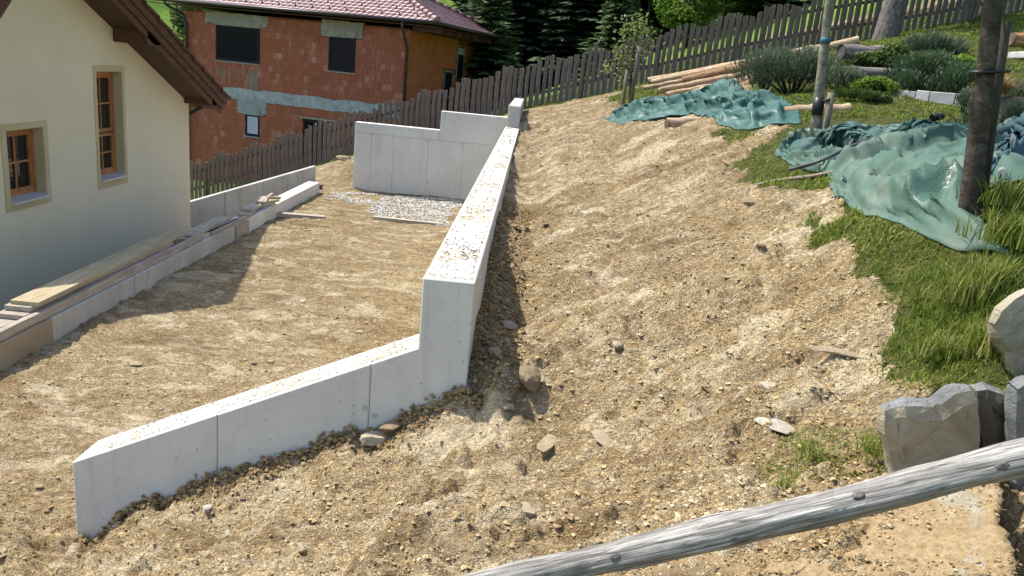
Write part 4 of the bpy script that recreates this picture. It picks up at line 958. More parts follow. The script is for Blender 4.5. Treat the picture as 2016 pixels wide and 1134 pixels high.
tg=youngtree((2.340,4.150,2.556),(2.207,4.150,3.572),.048,.043,'bark_young','dark trunked young tree at the right, rising out of the near tarp',2.6,33,1.0,0,5200)
stake((2.439,4.220,2.592),(2.319,4.220,3.472),.035,'dark round stake leaning against the young tree at the right','stake_dark')
A_,B_=Vector((2.202,4.100,3.219)),Vector((2.388,4.280,3.229))
ring=[];ax=(Vector((2.207,4.150,3.572))-Vector((2.340,4.150,2.556))).normalized();cc=Vector((2.288,4.180,3.225))
xa=Vector((1,.35,0));xa=(xa-ax*xa.dot(ax)).normalized();ya=ax.cross(xa)
for i in range(25):
    th=2*math.pi*i/24;ring.append(cc+xa*math.cos(th)*.100+ya*math.sin(th)*.075)
tag(MB().tube(ring,.010,6,cap=False).obj('tree_tie',M['black_plastic']),'black strap tying the dark young tree to its round stake','tie')
# ================================================================ LOGS
def log(p0,p1,r0,r1,mat,label,group=None,end='cut_end',name='log'):
    p0,p1=Vector(p0),Vector(p1);n=9;d=p1-p0;rr=random.Random(int(abs(p0.x*1000)+abs(p1.z*777)))
    pts=[p0+d*(i/(n-1))+Vector((0,rr.uniform(-.012,.012),rr.uniform(-.012,.012))) for i in range(n)]
    rad=[(r0+(r1-r0)*i/(n-1))*(1+rr.uniform(-.05,.05)) for i in range(n)]
    t=empty(name,p0,label,'log',group)
    W(MB().tube(pts,rad,14,cap=False,jit=.03).obj('stem',M[mat],t))
    for a,b_,r_ in ((p0,d,rad[0]),(p1,-d,rad[-1])):
        u=b_.normalized();W(MB().tube([a+u*.004,a+u*.02],r_*.985,14).obj('cut_end',M[end],t))
    return t
log((2.511,18.000,3.064),(6.525,17.000,4.264),.075,.085,'log','longest pale peeled pole at the back of the pile along the fence')
log((2.536,17.600,3.038),(5.503,16.600,3.987),.07,.08,'log','pale peeled pole lying second from the back in the pile')
log((3.059,16.800,3.128),(5.317,16.000,3.886),.10,.13,'log_brown','brown halved log with shaded side in the back of the pile')
log((2.334,17.200,2.908),(3.631,16.900,3.304),.045,.05,'log','short thin pole end poking out at the left tip of the pile')
log((2.525,16.200,2.905),(4.296,15.600,3.445),.06,.07,'log','pale pole with mossy grass growing along it in the middle of the pile')
log((2.592,15.800,2.843),(3.711,15.400,3.175),.05,.05,'log','grey pale pole end just above the crumpled teal tarp')
log((2.963,15.000,2.899),(4.121,14.600,3.365),.085,.095,'log','squared pale log with a dark cut end above the crumpled teal tarp')
log((2.948,14.600,2.845),(4.095,14.300,3.277),.075,.085,'log_brown','orange brown log at the front of the pile touching the tarp')
log((3.301,14.300,2.958),(4.052,14.100,3.198),.05,.06,'log','thin pale pole at the very front of the pile behind the tarp folds')
log((4.359,14.800,3.679),(5.149,14.800,3.806),.13,.12,'log_grey','grey weathered log with peeling bark on top of the flower bank')
log((4.338,14.400,3.575),(5.436,14.200,3.711),.05,.05,'log_grey','thin flat grey timber below the weathered log on the flower bank')
log((5.188,14.200,3.847),(6.272,14.400,3.904),.13,.14,'log_grey','weathered brown log half hidden by ivy right of the slim pale tree','','cut_dark')
log((5.135,13.200,3.661),(6.307,15.200,3.888),.135,.14,'log_grey','thick log seen end on with a dark round cut face in the bank',None,'cut_dark')
log((4.664,12.400,3.428),(5.707,12.600,3.512),.115,.105,'log_grey','grey log edging lying under the ivy in the garden bank',None,'cut_dark')
log((4.587,12.100,3.283),(5.077,12.300,3.320),.07,.07,'log_grey','short low log half buried under the grey log edging',None,'cut_dark')
log((1.863,11.000,2.496),(2.563,11.200,2.586),.082,.078,'log','pale stubby log lying on the bare soil at the edge of the teal tarp')
log((3.090,10.000,2.819),(3.899,10.000,2.928),.085,.082,'log','pale barked log with a splintered end lying behind the slim tree')

# ================================================================ SHRUBS AND PLANTS
def shrub(px,label,mat,rad,hh,n,lf,seed,name='shrub',spiky=0,stem='bark_dark',lobes=9,asp=2.6,z=None):
    r=np.random.default_rng(seed);x,y,zz=px;zz=zg(x,y) if z is None else z
    t=empty(name,(x,y,zz),label,'plant');b=MB();C=[];T=[]
    D=None
    for i in range(lobes):
        a=r.random()*6.28;q=(r.random()**.6);lx,ly=math.cos(a)*q*rad[0]*.72,math.sin(a)*q*rad[1]*.72;lz=hh*(1-.45*q)*(.55+.35*r.random())
        b.tube([(lx*.15,ly*.15,-.05),(lx*.6,ly*.6,lz*.55),(lx,ly,lz)],[.018*hh+.004,.012*hh+.003,.003],5)
        m=n//lobes;d=r.normal(size=(m,3));d/=np.linalg.norm(d,axis=1)[:,None];d[:,2]=np.where(d[:,2]<-.55,-d[:,2],d[:,2])
        rr=r.random(m)**.4;s=np.array([rad[0]*.46,rad[1]*.46,hh*.42]);C.append(np.array([lx,ly,lz*.82])+d*rr[:,None]*s)
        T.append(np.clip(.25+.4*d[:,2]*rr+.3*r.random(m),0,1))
    b.obj('stems',M[stem],t);C=np.concatenate(C);T=np.concatenate(T);C[:,2]=np.maximum(C[:,2],.01)
    if spiky:
        m=len(C);dv=np.c_[C[:,:2]/np.array(rad)*.5,np.full(m,.85)]+r.normal(size=(m,3))*.25;dv/=np.linalg.norm(dv,axis=1)[:,None]
        S=(lf*r.uniform(.6,1.4,m))[:,None];w=np.cross(dv,r.normal(size=(m,3)));w/=np.linalg.norm(w,axis=1)[:,None]
        V=np.stack([C-dv*S*.5,C+w*S*.5/asp,C+dv*S*.5,C-w*S*.5/asp],1).reshape(-1,3);F=np.arange(4*m).reshape(m,4)
    else:V,F=leafcloud(C,lf*r.uniform(.6,1.3,len(C)),r,asp=asp)
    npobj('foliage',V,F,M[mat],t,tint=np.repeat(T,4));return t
def gp(px,py,Yd):return None
shrub((3.865,12.200,3.087),'wide grey green lavender like bush behind the crumpled teal tarp','leaf_grey',(.95,.55),.72,9000,.075,51,spiky=1,asp=6,lobes=14)
shrub((3.647,12.900,3.377),'narrow upright grey green bush top at the end of the pole pile','leaf_grey',(.26,.3),.62,2600,.07,52,spiky=1,asp=6,lobes=6)
shrub((4.280,11.400,3.124),'low grey green bush behind the splintered stake','leaf_grey',(.34,.35),.42,2600,.065,53,spiky=1,asp=6,lobes=6)
shrub((4.686,13.200,3.461),'yellow flowering cushion plant on the log bank','flower',(.42,.3),.26,2200,.055,54,lobes=8,asp=1.6)
shrub((5.075,13.800,3.663),'small green creeper between the logs above the yellow flowers','leaf',(.3,.25),.26,1200,.07,55,lobes=6,asp=1.6)
shrub((5.590,13.000,3.601),'dark ivy like plant hanging over the round log end','leaf',(.62,.4),.46,4200,.085,56,lobes=11,asp=1.5)
shrub((4.647,11.300,3.210),'light green leafy perennials beside the stone edging','leaf_bright',(.42,.3),.24,2000,.075,57,lobes=8,asp=2.4)
shrub((5.571,11.600,3.348),'large blue green juniper bush behind the stone edging','leaf_blue',(.62,.5),.62,6500,.06,58,spiky=1,asp=3.2,lobes=13)
shrub((5.164,11.200,3.214),'small blue green juniper at the left end of the stone edging','leaf_blue',(.28,.3),.36,2200,.055,59,spiky=1,asp=3.2,lobes=6)
shrub((5.661,10.900,3.329),'rounded blue green juniper in front of the bright leafy plant','leaf_blue',(.36,.4),.44,3200,.055,60,spiky=1,asp=3.2,lobes=8)
shrub((6.289,12.300,3.773),'bright green leafy plant left of the dark young tree','leaf_bright',(.40,.35),.42,2600,.085,61,lobes=9,asp=1.7)
shrub((6.911,14.600,4.054),'tuft of fine grass like leaves at the lawn edge above the junipers','leaf_grey',(.55,.4),.42,3600,.20,62,spiky=1,asp=16,lobes=9)
shrub((4.977,8.600,3.391),'soft grey green bush behind the straw coloured grass','leaf_grey',(.42,.4),.52,4200,.085,63,spiky=1,asp=7,lobes=9)
shrub((4.672,7.600,3.119),'dark green bush at the right edge above the tarp','leaf_grey',(.30,.3),.45,2200,.08,66,spiky=1,asp=7,lobes=6)
shrub((4.292,10.600,3.049),'low mixed weeds at the corner of the small lawn','leaf',(.4,.22),.16,1500,.07,64,spiky=1,asp=4,lobes=8)
shrub((5.213,9.900,3.185),'small green tuft at the right end of the stone edging','leaf_grey',(.16,.2),.3,900,.08,67,spiky=1,asp=8,lobes=5)
# dry ornamental grass: arching straw blades
def tuft(p,label,mat,n,L,spread,seed,wd=.006,name='grass_tuft',lean=.6,cat='grass'):
    r=np.random.default_rng(seed);a=r.uniform(0,6.28,n);l=L*r.uniform(.55,1.1,n);ln=lean*r.uniform(.3,1.2,n);b0=r.normal(size=(n,2))*spread
    V=[];seg=4
    for k in range(seg+1):
        f=k/seg;h=l*(f-ln*.45*f*f*1.4);o=l*ln*f**1.7;w=wd*(1-f*.92)
        cx=b0[:,0]+np.cos(a)*o;cy=b0[:,1]+np.sin(a)*o
        V.append(np.stack([np.stack([cx-np.sin(a)*w,cy+np.cos(a)*w,h],1),np.stack([cx+np.sin(a)*w,cy-np.cos(a)*w,h],1)],1))
    V=np.stack(V,1);F=[]
    base=np.arange(n)[:,None]*(2*(seg+1))
    for k in range(seg):F.append(base+np.array([[2*k,2*k+1,2*k+3,2*k+2]]))
    F=np.concatenate(F);x,y,z=p
    o=npobj(name,V.reshape(-1,3),F,M[mat],tint=np.repeat(r.random(n),2*(seg+1)));o.location=(x,y,z);return tag(o,label,cat)
q=(4.521,8.000,3.267);tuft((q[0],q[1],q[2]-.03),'tuft of straw coloured dry grass drooping behind the dark tree','straw',420,.30,.035,70,.004,lean=1.1)
# bare dark earth bank block under the straw grass
o=MB().box((-.06,-.25,-.5),(.8,.3,.0)).bevel(.05,2).obj('stone_trough',M['rock_dark']);q=(4.641,8.050,3.243);o.location=(q[0],q[1],q[2]-.02);tag(o,'dark stone block below the straw coloured grass tuft','stone')
o=MB().box((-.05,-.2,-.12),(.9,.25,-.03)).bevel(.02,2).obj('stone_slab',M['paver']);q=(6.391,11.000,3.912);o.location=(q[0],q[1],q[2]);tag(o,'pale flat stone slab at the right edge of the upper garden','stone')
log((6.533,11.600,4.072),(7.165,11.600,4.090),.10,.1,'log_brown','brown log end at the right edge above the pale slab')
# stone edging of the bed
EDG=[(4.865,11.200,3.206),(4.938,11.050,3.203),(5.075,10.900,3.200),(5.193,10.750,3.196),(5.424,10.550,3.198),(5.554,10.450,3.201)]
ex=[1752,1772,1802,1830,1880,1908]
for i,(xa_,xb_,lb) in enumerate(zip(ex[:-1],ex[1:],('first edging stone from the left end, mossy and low','second edging stone from the left, narrow','pale middle edging stone below the junipers','widest pale edging stone with a weed before it','last edging stone next to the dark young tree'))):
    pa=EDG[i];pb=EDG[i+1];pa=Vector(pa);pb=Vector(pb);d=(pb-pa);n_=Vector((-d.y,d.x,0)).normalized()*.06
    g=d.normalized()*.006;zz=Vector((0,0,.065 if i>1 else .045));dn=Vector((0,0,-.12))
    o=MB().hexa([pa+g+dn,pb-g+dn,pb-g+n_+dn,pa+g+n_+dn,pa+g+zz,pb-g+zz,pb-g+n_+zz,pa+g+n_+zz]).bevel(.008).obj('edging_stone',M['paver']);tag(o,lb,'edging stone')
# garden spotlight
q=Vector((4.447,8.900,3.057));q.z=zg(q.x,q.y)
sp_=empty('garden_spotlight',q,'small black garden spotlight with a cable standing on the lawn','lamp')
Mr=Matrix.Translation((-.01,0,.085))@Matrix.Rotation(R_(20),4,'Z')@Matrix.Rotation(R_(-14),4,'Y')
b=MB();b.tube([Mr@Vector((-.075,0,0)),Mr@Vector((-.05,0,0)),Mr@Vector((.055,0,0)),Mr@Vector((.07,0,0))],[.045,.042,.036,.028],14);b.obj('housing',M['black_plastic'],sp_)
MB().tube([Mr@Vector((-.079,0,0)),Mr@Vector((-.076,0,0))],.037,14).obj('lens',M['glass'],sp_)
MB().tube([(0,-.045,.085),(0,-.045,.02),(0,.045,.02),(0,.045,.085)],.007,6).tube([(0,0,-.1),(0,0,.02)],.008,6).obj('bracket',M['black_plastic'],sp_)
MB().tube([Mr@Vector((.06,0,0)),(.10,.0,.12),(.17,.02,.10),(.24,.03,.03)],.005,6).obj('cable',M['black_plastic'],sp_)

# ================================================================ TARPAULINS (small cloth solve: a sheet larger than its footprint buckles into folds)
def resample(P,n):
    P=np.array(P,float);d=np.r_[0,np.cumsum(np.linalg.norm(np.diff(P[:,:2],axis=0),axis=1))];t=np.linspace(0,d[-1],n);return np.stack([np.interp(t,d,P[:,i]) for i in range(3)],1)
def upsample(P,ax):
    P=np.moveaxis(P,ax,0);A=P[:-1];B=P[1:];m=(A+B)/2
    pm=np.concatenate([P[:1],P[:-2]]) if len(P)>2 else A;Pn_=np.concatenate([P[2:],P[-1:]])
    m=m*1.125-(pm[:len(m)]+Pn_[:len(m)])*.0625
    o=np.empty((2*len(P)-1,)+P.shape[1:]);o[::2]=P;o[1::2]=m;return np.moveaxis(o,0,ax)
def creases(P,seed,flat=.3,amp_=1.,ridges=()):
    """sharp creases of stiff coated sheet, added along the normal on a grid four times as fine"""
    rest=P.copy()
    P=upsample(upsample(P,0),1);
    nv,nu=P.shape[:2];U,V=np.meshgrid(np.arange(nu)*.02,np.arange(nv)*.02)
    du=np.gradient(P,axis=1);dv=np.gradient(P,axis=0);N=np.cross(du,dv);N/=np.linalg.norm(N,axis=-1,keepdims=True)+1e-9
    N*=np.sign(N[...,2:3]+1e-6)
    wx=.5*fbm(U*1.5,V*1.5,2,seed+20);wy=.5*fbm(U*1.5,V*1.5,2,seed+24)
    U=U/.02*np.linalg.norm(du,axis=-1).mean();V=V/.02*np.linalg.norm(dv,axis=-1).mean()
    def fac(cell,an,asp,s):
        x=U+.25*cell*wx*4;y=V+.25*cell*wy*4
        return trinoise((x*np.cos(an)+y*np.sin(an))/(cell*asp),(-x*np.sin(an)+y*np.cos(an))/cell,s)
    m1=np.clip(.6+1.5*fbm(U*.9,V*.9,2,seed+9),.15,1.3);m2=np.clip(.45+2*fbm(U*1.7,V*1.7,2,seed+12),.05,1.3)
    d=.12*fac(.30,.25,2.6,seed)*m1+.085*fac(.17,-.35,1.9,seed+3)*m1+.048*fac(.085,.7,1.4,seed+5)*m2+.017*fac(.045,1.2,1.2,seed+6)*m2
    def tent(sp,an,w,h,sd,cut,ln=6.):
        x=U*np.cos(an)+V*np.sin(an);y=-U*np.sin(an)+V*np.cos(an)
        f=y/sp+1.5*vnoise(x*.9,y*.35,sd)+.35*vnoise(x*2.2,y*.8,sd+2)
        c_=np.floor(f);fr=f-c_;k=_hash(c_,c_*0,sd+5)
        al=np.clip((vnoise(x/(sp*ln)+k*37,c_*3.7,sd+8)-cut)*5,0,1)
        q=(fr-.5)/(w*(.6+.8*k));t_=np.where(q<0,1+q,1-q*2.6)
        return h*(.5+k)*al*np.clip(t_,0,1)
    d=d*flat+amp_*(tent(.42,.10,.26,.085,seed+50,-.12)+tent(.27,-.42,.24,.050,seed+60,.02)+tent(.22,.75,.24,.038,seed+70,.10)+tent(.13,.25,.26,.016,seed+80,.05)+tent(.10,-.9,.26,.011,seed+90,.12))
    X_,Y_=P[...,0]+.035*fbm(U*2.2,V*2.2,2,seed+30),P[...,1]+.035*fbm(U*2.2,V*2.2,2,seed+33)
    for (pl,h,w) in ridges:
        best=np.full(X_.shape,9.);side=np.zeros(X_.shape);tt=np.zeros(X_.shape);m=len(pl)-1
        for q in range(m):
            ax,ay=pl[q][:2];bx,by=pl[q+1][:2];L2=(bx-ax)**2+(by-ay)**2;t_=np.clip(((X_-ax)*(bx-ax)+(Y_-ay)*(by-ay))/L2,0,1)
            ds=np.hypot(X_-ax-t_*(bx-ax),Y_-ay-t_*(by-ay));k=ds<best;best=np.where(k,ds,best);side=np.where(k,(bx-ax)*(Y_-ay)-(by-ay)*(X_-ax),side);tt=np.where(k,(q+t_)/m,tt)
        ww=np.where(side>0,w,w*.55);d=np.maximum(d,d*.3+h*np.clip(1-best/ww,0,1)*np.clip(np.minimum(tt,1-tt)*5+.25,0,1))
    edge=np.minimum(np.minimum(np.arange(nu)[None],nu-1-np.arange(nu)[None]),np.minimum(np.arange(nv)[:,None],nv-1-np.arange(nv)[:,None]))
    d=d*np.clip(edge/10.,.35,1)
    P=P+N*d[...,None];g=HF(P[...,0],P[...,1])+.008
    lo=P[...,2]<g;P[...,2]=np.where(lo,g+.15*np.abs(P[...,2]-g),P[...,2]);return P
def crumple(name,bot,right,top,left,nu,nv,su,sv,seed,mats,label,steps=260,bumps=(),amp=.05,bend=.2,flat=.3,amp_=1.,ridges=()):
    r=np.random.default_rng(seed);B_=resample(bot,nu+1);T_=resample(top,nu+1);L_=resample(left,nv+1);Rr=resample(right,nv+1)
    u=np.linspace(0,1,nu+1)[None,:,None];v=np.linspace(0,1,nv+1)[:,None,None]
    P=(1-v)*B_[None]+v*T_[None]+(1-u)*L_[:,None]+u*Rr[:,None]-((1-u)*(1-v)*B_[0]+u*(1-v)*B_[-1]+(1-u)*v*T_[0]+u*v*T_[-1])
    # fast ground lookup
    x0,x1=P[...,0].min()-.5,P[...,0].max()+.5;y0,y1=P[...,1].min()-.5,P[...,1].max()+.5;gn=90
    gX,gY=np.meshgrid(np.linspace(x0,x1,gn),np.linspace(y0,y1,gn));gH=HF(gX,gY)
    def gr(x,y):
        fx=np.clip((x-x0)/(x1-x0)*(gn-1),0,gn-1.001);fy=np.clip((y-y0)/(y1-y0)*(gn-1),0,gn-1.001);i=fx.astype(int);j=fy.astype(int);fx=fx-i;fy=fy-j
        z=(gH[j,i]*(1-fx)+gH[j,i+1]*fx)*(1-fy)+(gH[j+1,i]*(1-fx)+gH[j+1,i+1]*fx)*fy
        for (bx,by,bz,br) in bumps:z=z+bz*np.exp(-((x-bx)**2+(y-by)**2)/br**2)
        return z
    P[...,2]=gr(P[...,0],P[...,1])+.02
    uu,vv=np.meshgrid(np.arange(nu+1),np.arange(nv+1));rest0=P.copy()
    P[...,2]+=amp*(1+1.2*fbm(uu*.09+seed,vv*.16,3,seed)*2).clip(0,4)*np.sin(np.pi*uu/nu).clip(0.15,1)*np.sin(np.pi*vv/nv).clip(.0,1)
    P[...,:2]+=r.normal(size=P[...,:2].shape)*.004
    ku=su+.02*fbm(uu*.13,vv*.13,2,seed+3);kv=sv+.04*fbm(uu*.11,vv*.11,2,seed+7)
    cons=[]
    def add(s1,s2,k,st):
        ra=np.linalg.norm(rest0[s1]-rest0[s2],axis=-1)*k;cons.append((s1,s2,ra,st))
    S=slice
    for o in (0,1):
        nmx=nu+1-o-1;a_=(S(None),S(o,nu,2));b_=(S(None),S(o+1,nu+1,2));add(a_,b_,ku[a_],1.)
        a_=(S(o,nv,2),S(None));b_=(S(o+1,nv+1,2),S(None));add(a_,b_,kv[a_],1.)
    for ou in (0,1):
        for ov in (0,1):
            a_=(S(ov,nv,2),S(ou,nu,2));b_=(S(ov+1,nv+1,2),S(ou+1,nu+1,2));add(a_,b_,((ku+kv)/2)[a_],.5)
            a_=(S(ov,nv,2),S(ou+1,nu+1,2));b_=(S(ov+1,nv+1,2),S(ou,nu,2));add(a_,b_,((ku+kv)/2)[a_],.5)
    for o in range(4):
        if o<nu-1:
            n_=len(range(o,nu-1,4));a_=(S(None),S(o,o+4*n_-3,4));b_=(S(None),S(o+2,o+4*n_-1,4));add(a_,b_,ku[a_]*.97,bend)
        if o<nv-1:
            n_=len(range(o,nv-1,4));a_=(S(o,o+4*n_-3,4),S(None));b_=(S(o+2,o+4*n_-1,4),S(None));add(a_,b_,kv[a_]*.97,bend)
    edge=np.zeros(P.shape[:2],bool);edge[0]=edge[-1]=True;edge[:,0]=edge[:,-1]=True;E0=rest0[edge]
    Vl=np.zeros_like(P)
    for it in range(steps):
        Vl[...,2]-=.0018;Vl*=.90;Pn=P+Vl
        for _ in range(5):
            for s1,s2,ra,st in cons:
                d=Pn[s2]-Pn[s1];l=np.linalg.norm(d,axis=-1)+1e-9;c=((l-ra)/l*.5*st)[...,None]*d;Pn[s1]+=c;Pn[s2]-=c
            e=Pn[edge];e[:,:2]+=(E0[:,:2]-e[:,:2])*.35;Pn[edge]=e
            g=gr(Pn[...,0],Pn[...,1])+.012;lo=Pn[...,2]<g;Pn[...,2]=np.where(lo,g,Pn[...,2])
        Vl=Pn-P;Vl[lo]*=.3
        l=np.linalg.norm(Vl,axis=-1,keepdims=True);Vl=Vl*np.minimum(1,.03/(l+1e-9));P=Pn
    P=creases(P,seed,flat,amp_,ridges);nv,nu=P.shape[0]-1,P.shape[1]-1
    ix=np.arange((nu+1)*(nv+1)).reshape(nv+1,nu+1);F=np.stack([ix[:-1,:-1],ix[:-1,1:],ix[1:,1:],ix[1:,:-1]],-1).reshape(-1,4)
    o=npobj(name,P.reshape(-1,3),F,mats[0],smooth=True)
    for m in mats[1:]:o.data.materials.append(m)
    so_=o.modifiers.new('thick','SOLIDIFY');so_.thickness=.003
    tag(o,label,'tarp');return o,P
RA=[([(1.402,14.980,2.250),(1.771,14.383,2.393),(2.198,13.790,2.586),(2.626,12.996,2.743),(3.066,12.539,2.880),(3.306,12.014,2.935)],0.204,0.196),([(1.521,14.986,2.299),(2.159,15.400,2.566),(2.699,15.328,2.772)],0.150,0.143),([(2.191,12.222,2.565),(2.541,11.430,2.683),(2.890,11.179,2.798),(3.333,10.849,2.908)],0.177,0.179),([(2.371,10.204,2.563),(2.567,10.618,2.673),(2.963,10.936,2.816),(3.442,11.230,2.946)],0.136,0.125),([(2.696,9.581,2.617),(2.770,10.151,2.718),(3.069,10.841,2.843)],0.109,0.107),([(2.923,9.357,2.660),(2.992,9.845,2.756),(3.278,10.222,2.864)],0.122,0.117),([(2.338,11.082,2.599),(2.465,10.427,2.622),(2.719,9.932,2.676),(3.110,9.630,2.755)],0.095,0.089),([(1.723,13.251,2.383),(2.059,13.383,2.524),(2.366,12.388,2.635)],0.082,0.089)]
tA,_=crumple('tarpaulin',[(1.382,14.952,2.240),(1.481,13.620,2.270),(1.784,12.493,2.411),(2.170,12.096,2.555),(2.338,11.082,2.599),(2.366,10.177,2.558),(2.594,9.635,2.585),(2.873,9.380,2.648),(3.151,9.407,2.731)],
 [(3.151,9.407,2.731),(3.211,9.676,2.786),(3.320,10.239,2.874)],[(1.484,15.093,2.289),(1.876,15.357,2.455),(2.270,15.897,2.614),(2.699,15.328,2.772),(2.889,13.752,2.857),(3.129,12.818,2.908),(3.306,12.014,2.935),(3.361,11.183,2.926),(3.320,10.239,2.874)],[(1.382,14.952,2.240),(1.415,15.027,2.258),(1.484,15.093,2.289)],
 84,34,1.00,1.03,5,[M['tarp_teal']],'crumpled teal tarpaulin lying on the far soil edge before the log pile',bumps=[((2.697,12.197,2.751)[0],(2.697,12.197,2.751)[1],.06,.8)],amp=.02,flat=.35,amp_=.8,ridges=RA)
RB=[([(2.581,8.304,2.431),(2.837,7.981,2.508),(3.144,7.537,2.605),(3.381,7.155,2.682),(3.849,7.297,2.742)],0.217,0.108),([(2.864,8.815,2.569),(2.961,8.374,2.562),(3.002,7.773,2.559),(3.007,7.190,2.588)],0.164,0.081),([(2.432,6.295,2.443),(2.586,6.217,2.524),(2.853,6.247,2.634),(3.200,6.269,2.728),(4.519,7.851,2.798)],0.164,0.162),([(2.365,5.828,2.443),(2.320,5.343,2.456),(2.277,4.829,2.470),(2.225,4.443,2.444),(2.219,4.211,2.412)],0.136,0.115),([(2.204,4.452,2.429),(2.321,4.547,2.510),(2.426,4.557,2.569),(2.511,4.542,2.609)],0.200,0.081),([(2.365,3.766,2.370),(2.327,3.987,2.424),(2.285,4.216,2.468),(2.273,4.380,2.477)],0.164,0.075),([(2.360,3.793,2.375),(2.319,4.042,2.439),(2.355,4.283,2.527),(2.604,4.777,2.634)],0.181,0.088),([(2.575,6.325,2.510),(2.291,5.431,2.434),(2.159,4.829,2.395)],0.081,0.081),([(2.538,5.612,2.543),(2.700,5.293,2.633),(2.892,5.300,2.695)],0.090,0.101),([(2.399,6.098,2.441),(2.186,5.419,2.376)],0.090,0.054),([(3.123,5.721,2.736),(3.571,6.144,2.784),(4.757,7.599,2.804)],0.181,0.135),([(2.864,5.067,2.699),(3.256,5.379,2.770),(3.663,5.715,2.804)],0.109,0.095),([(2.173,4.772,2.406),(2.213,4.161,2.393),(2.338,3.823,2.372)],0.064,0.068),([(2.267,4.168,2.442),(2.201,4.084,2.359)],0.073,0.054),([(2.389,6.662,2.392),(2.628,6.849,2.484),(2.823,6.831,2.562)],0.090,0.068),([(2.461,5.167,2.542),(2.386,4.672,2.542),(2.585,4.863,2.621)],0.064,0.068),([(2.514,7.774,2.393),(2.657,7.427,2.455),(2.869,7.280,2.538)],0.109,0.061)]
tB,PB=crumple('tarpaulin',[(2.561,8.269,2.422),(2.487,7.450,2.388),(2.385,6.697,2.387),(2.403,6.212,2.435),(2.228,5.629,2.384),(2.141,5.204,2.364),(2.110,4.846,2.362),(2.131,4.488,2.374),(2.172,4.139,2.350),(2.247,3.921,2.340),(2.367,3.764,2.370)],
 [(2.367,3.764,2.370),(2.379,3.968,2.451),(2.376,4.114,2.503),(2.407,4.227,2.550),(2.549,4.384,2.623),(2.688,4.423,2.666),(2.892,4.450,2.705),(4.634,6.899,2.784),(6.088,9.015,3.001)],[(2.842,8.811,2.562),(2.961,8.374,2.562),(3.075,7.844,2.579),(3.211,7.264,2.637),(3.500,7.129,2.704),(4.140,7.683,2.765),(4.771,8.313,2.837),(6.088,9.015,3.001)],[(2.561,8.269,2.422),(2.674,8.519,2.478),(2.772,8.691,2.527),(2.842,8.811,2.562)],
 92,64,1.00,1.00,8,[M['tarp']],'large pale green tarpaulin spread in folds over the grass round the dark tree',bumps=[((4.482,7.219,2.783)[0],(4.482,7.219,2.783)[1],.20,.45)],amp=.01,flat=.32,amp_=.85,ridges=RB)
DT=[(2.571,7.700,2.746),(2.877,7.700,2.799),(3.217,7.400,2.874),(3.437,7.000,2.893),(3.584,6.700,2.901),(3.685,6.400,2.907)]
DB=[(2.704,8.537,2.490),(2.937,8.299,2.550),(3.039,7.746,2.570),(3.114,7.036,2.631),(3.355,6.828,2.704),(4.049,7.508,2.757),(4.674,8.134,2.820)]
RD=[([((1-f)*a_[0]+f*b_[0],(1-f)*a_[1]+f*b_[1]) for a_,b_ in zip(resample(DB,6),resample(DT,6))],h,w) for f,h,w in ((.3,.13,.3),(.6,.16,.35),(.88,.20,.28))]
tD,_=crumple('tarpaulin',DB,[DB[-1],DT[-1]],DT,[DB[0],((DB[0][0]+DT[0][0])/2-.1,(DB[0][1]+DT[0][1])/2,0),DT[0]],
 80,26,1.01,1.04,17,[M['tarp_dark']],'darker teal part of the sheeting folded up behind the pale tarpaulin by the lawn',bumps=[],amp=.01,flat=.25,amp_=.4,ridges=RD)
tC,_=crumple('tarpaulin',[(2.674,4.651,2.663),(2.685,4.493,2.667),(2.760,4.409,2.680),(3.023,4.530,2.728)],[(3.023,4.530,2.728),(3.507,5.279,2.798),(5.347,8.086,2.865)],[(3.030,5.194,2.734),(3.386,5.664,2.782),(4.664,7.523,2.797),(5.347,8.086,2.865)],[(2.674,4.651,2.663),(2.818,4.870,2.696),(3.030,5.194,2.734)],
 30,22,1.06,1.10,12,[M['tarp_blue']],'dark blue sheet corner lying beside the dark young tree at the right edge',steps=120,amp=.16,bumps=[((3.325,5.276,2.780)[0],(3.325,5.276,2.780)[1],.18,.5)])
# ================================================================ HOSES
def hose(P,rad,m,label,lift=.03):
    P=[Vector(p)+Vector((0,0,lift)) for p in P];n=len(P);Q=[]
    for i in range(n-1):
        a,b,c,d=P[max(i-1,0)],P[i],P[i+1],P[min(i+2,n-1)]
        for k in range(7):
            t=k/7;Q.append(.5*((2*b)+(c-a)*t+(2*a-5*b+4*c-d)*t*t+(3*b-a-3*c+d)*t**3))
    Q.append(P[-1]);o=MB().tube(Q,rad,8).obj('hose',M[m]);return tag(o,label,'hose')
hose([(1.844,6.489,2.116),(1.892,6.719,2.136),(1.986,6.902,2.179),(2.108,6.868,2.241),(2.215,6.680,2.304),(2.320,6.401,2.377),(2.419,6.237,2.441)],.017,'hose_tan','tan garden hose curling from the soil edge to the near tarp',.04)
hose([(2.199,6.653,2.298),(2.323,6.526,2.369),(2.467,6.558,2.438),(2.674,6.755,2.512),(2.927,7.297,2.555),(3.176,7.874,2.606),(3.321,8.240,2.650)],.015,'hose','grey hose bending up over the near tarp with its end in the air',.13)
hose([(2.236,6.558,2.323),(2.373,6.450,2.401),(2.556,6.591,2.477),(2.823,6.831,2.562),(2.972,6.896,2.604),(2.820,6.300,2.617)],.013,'hose','thin dark hose crossing the near tarp just right of the bent one',.14)

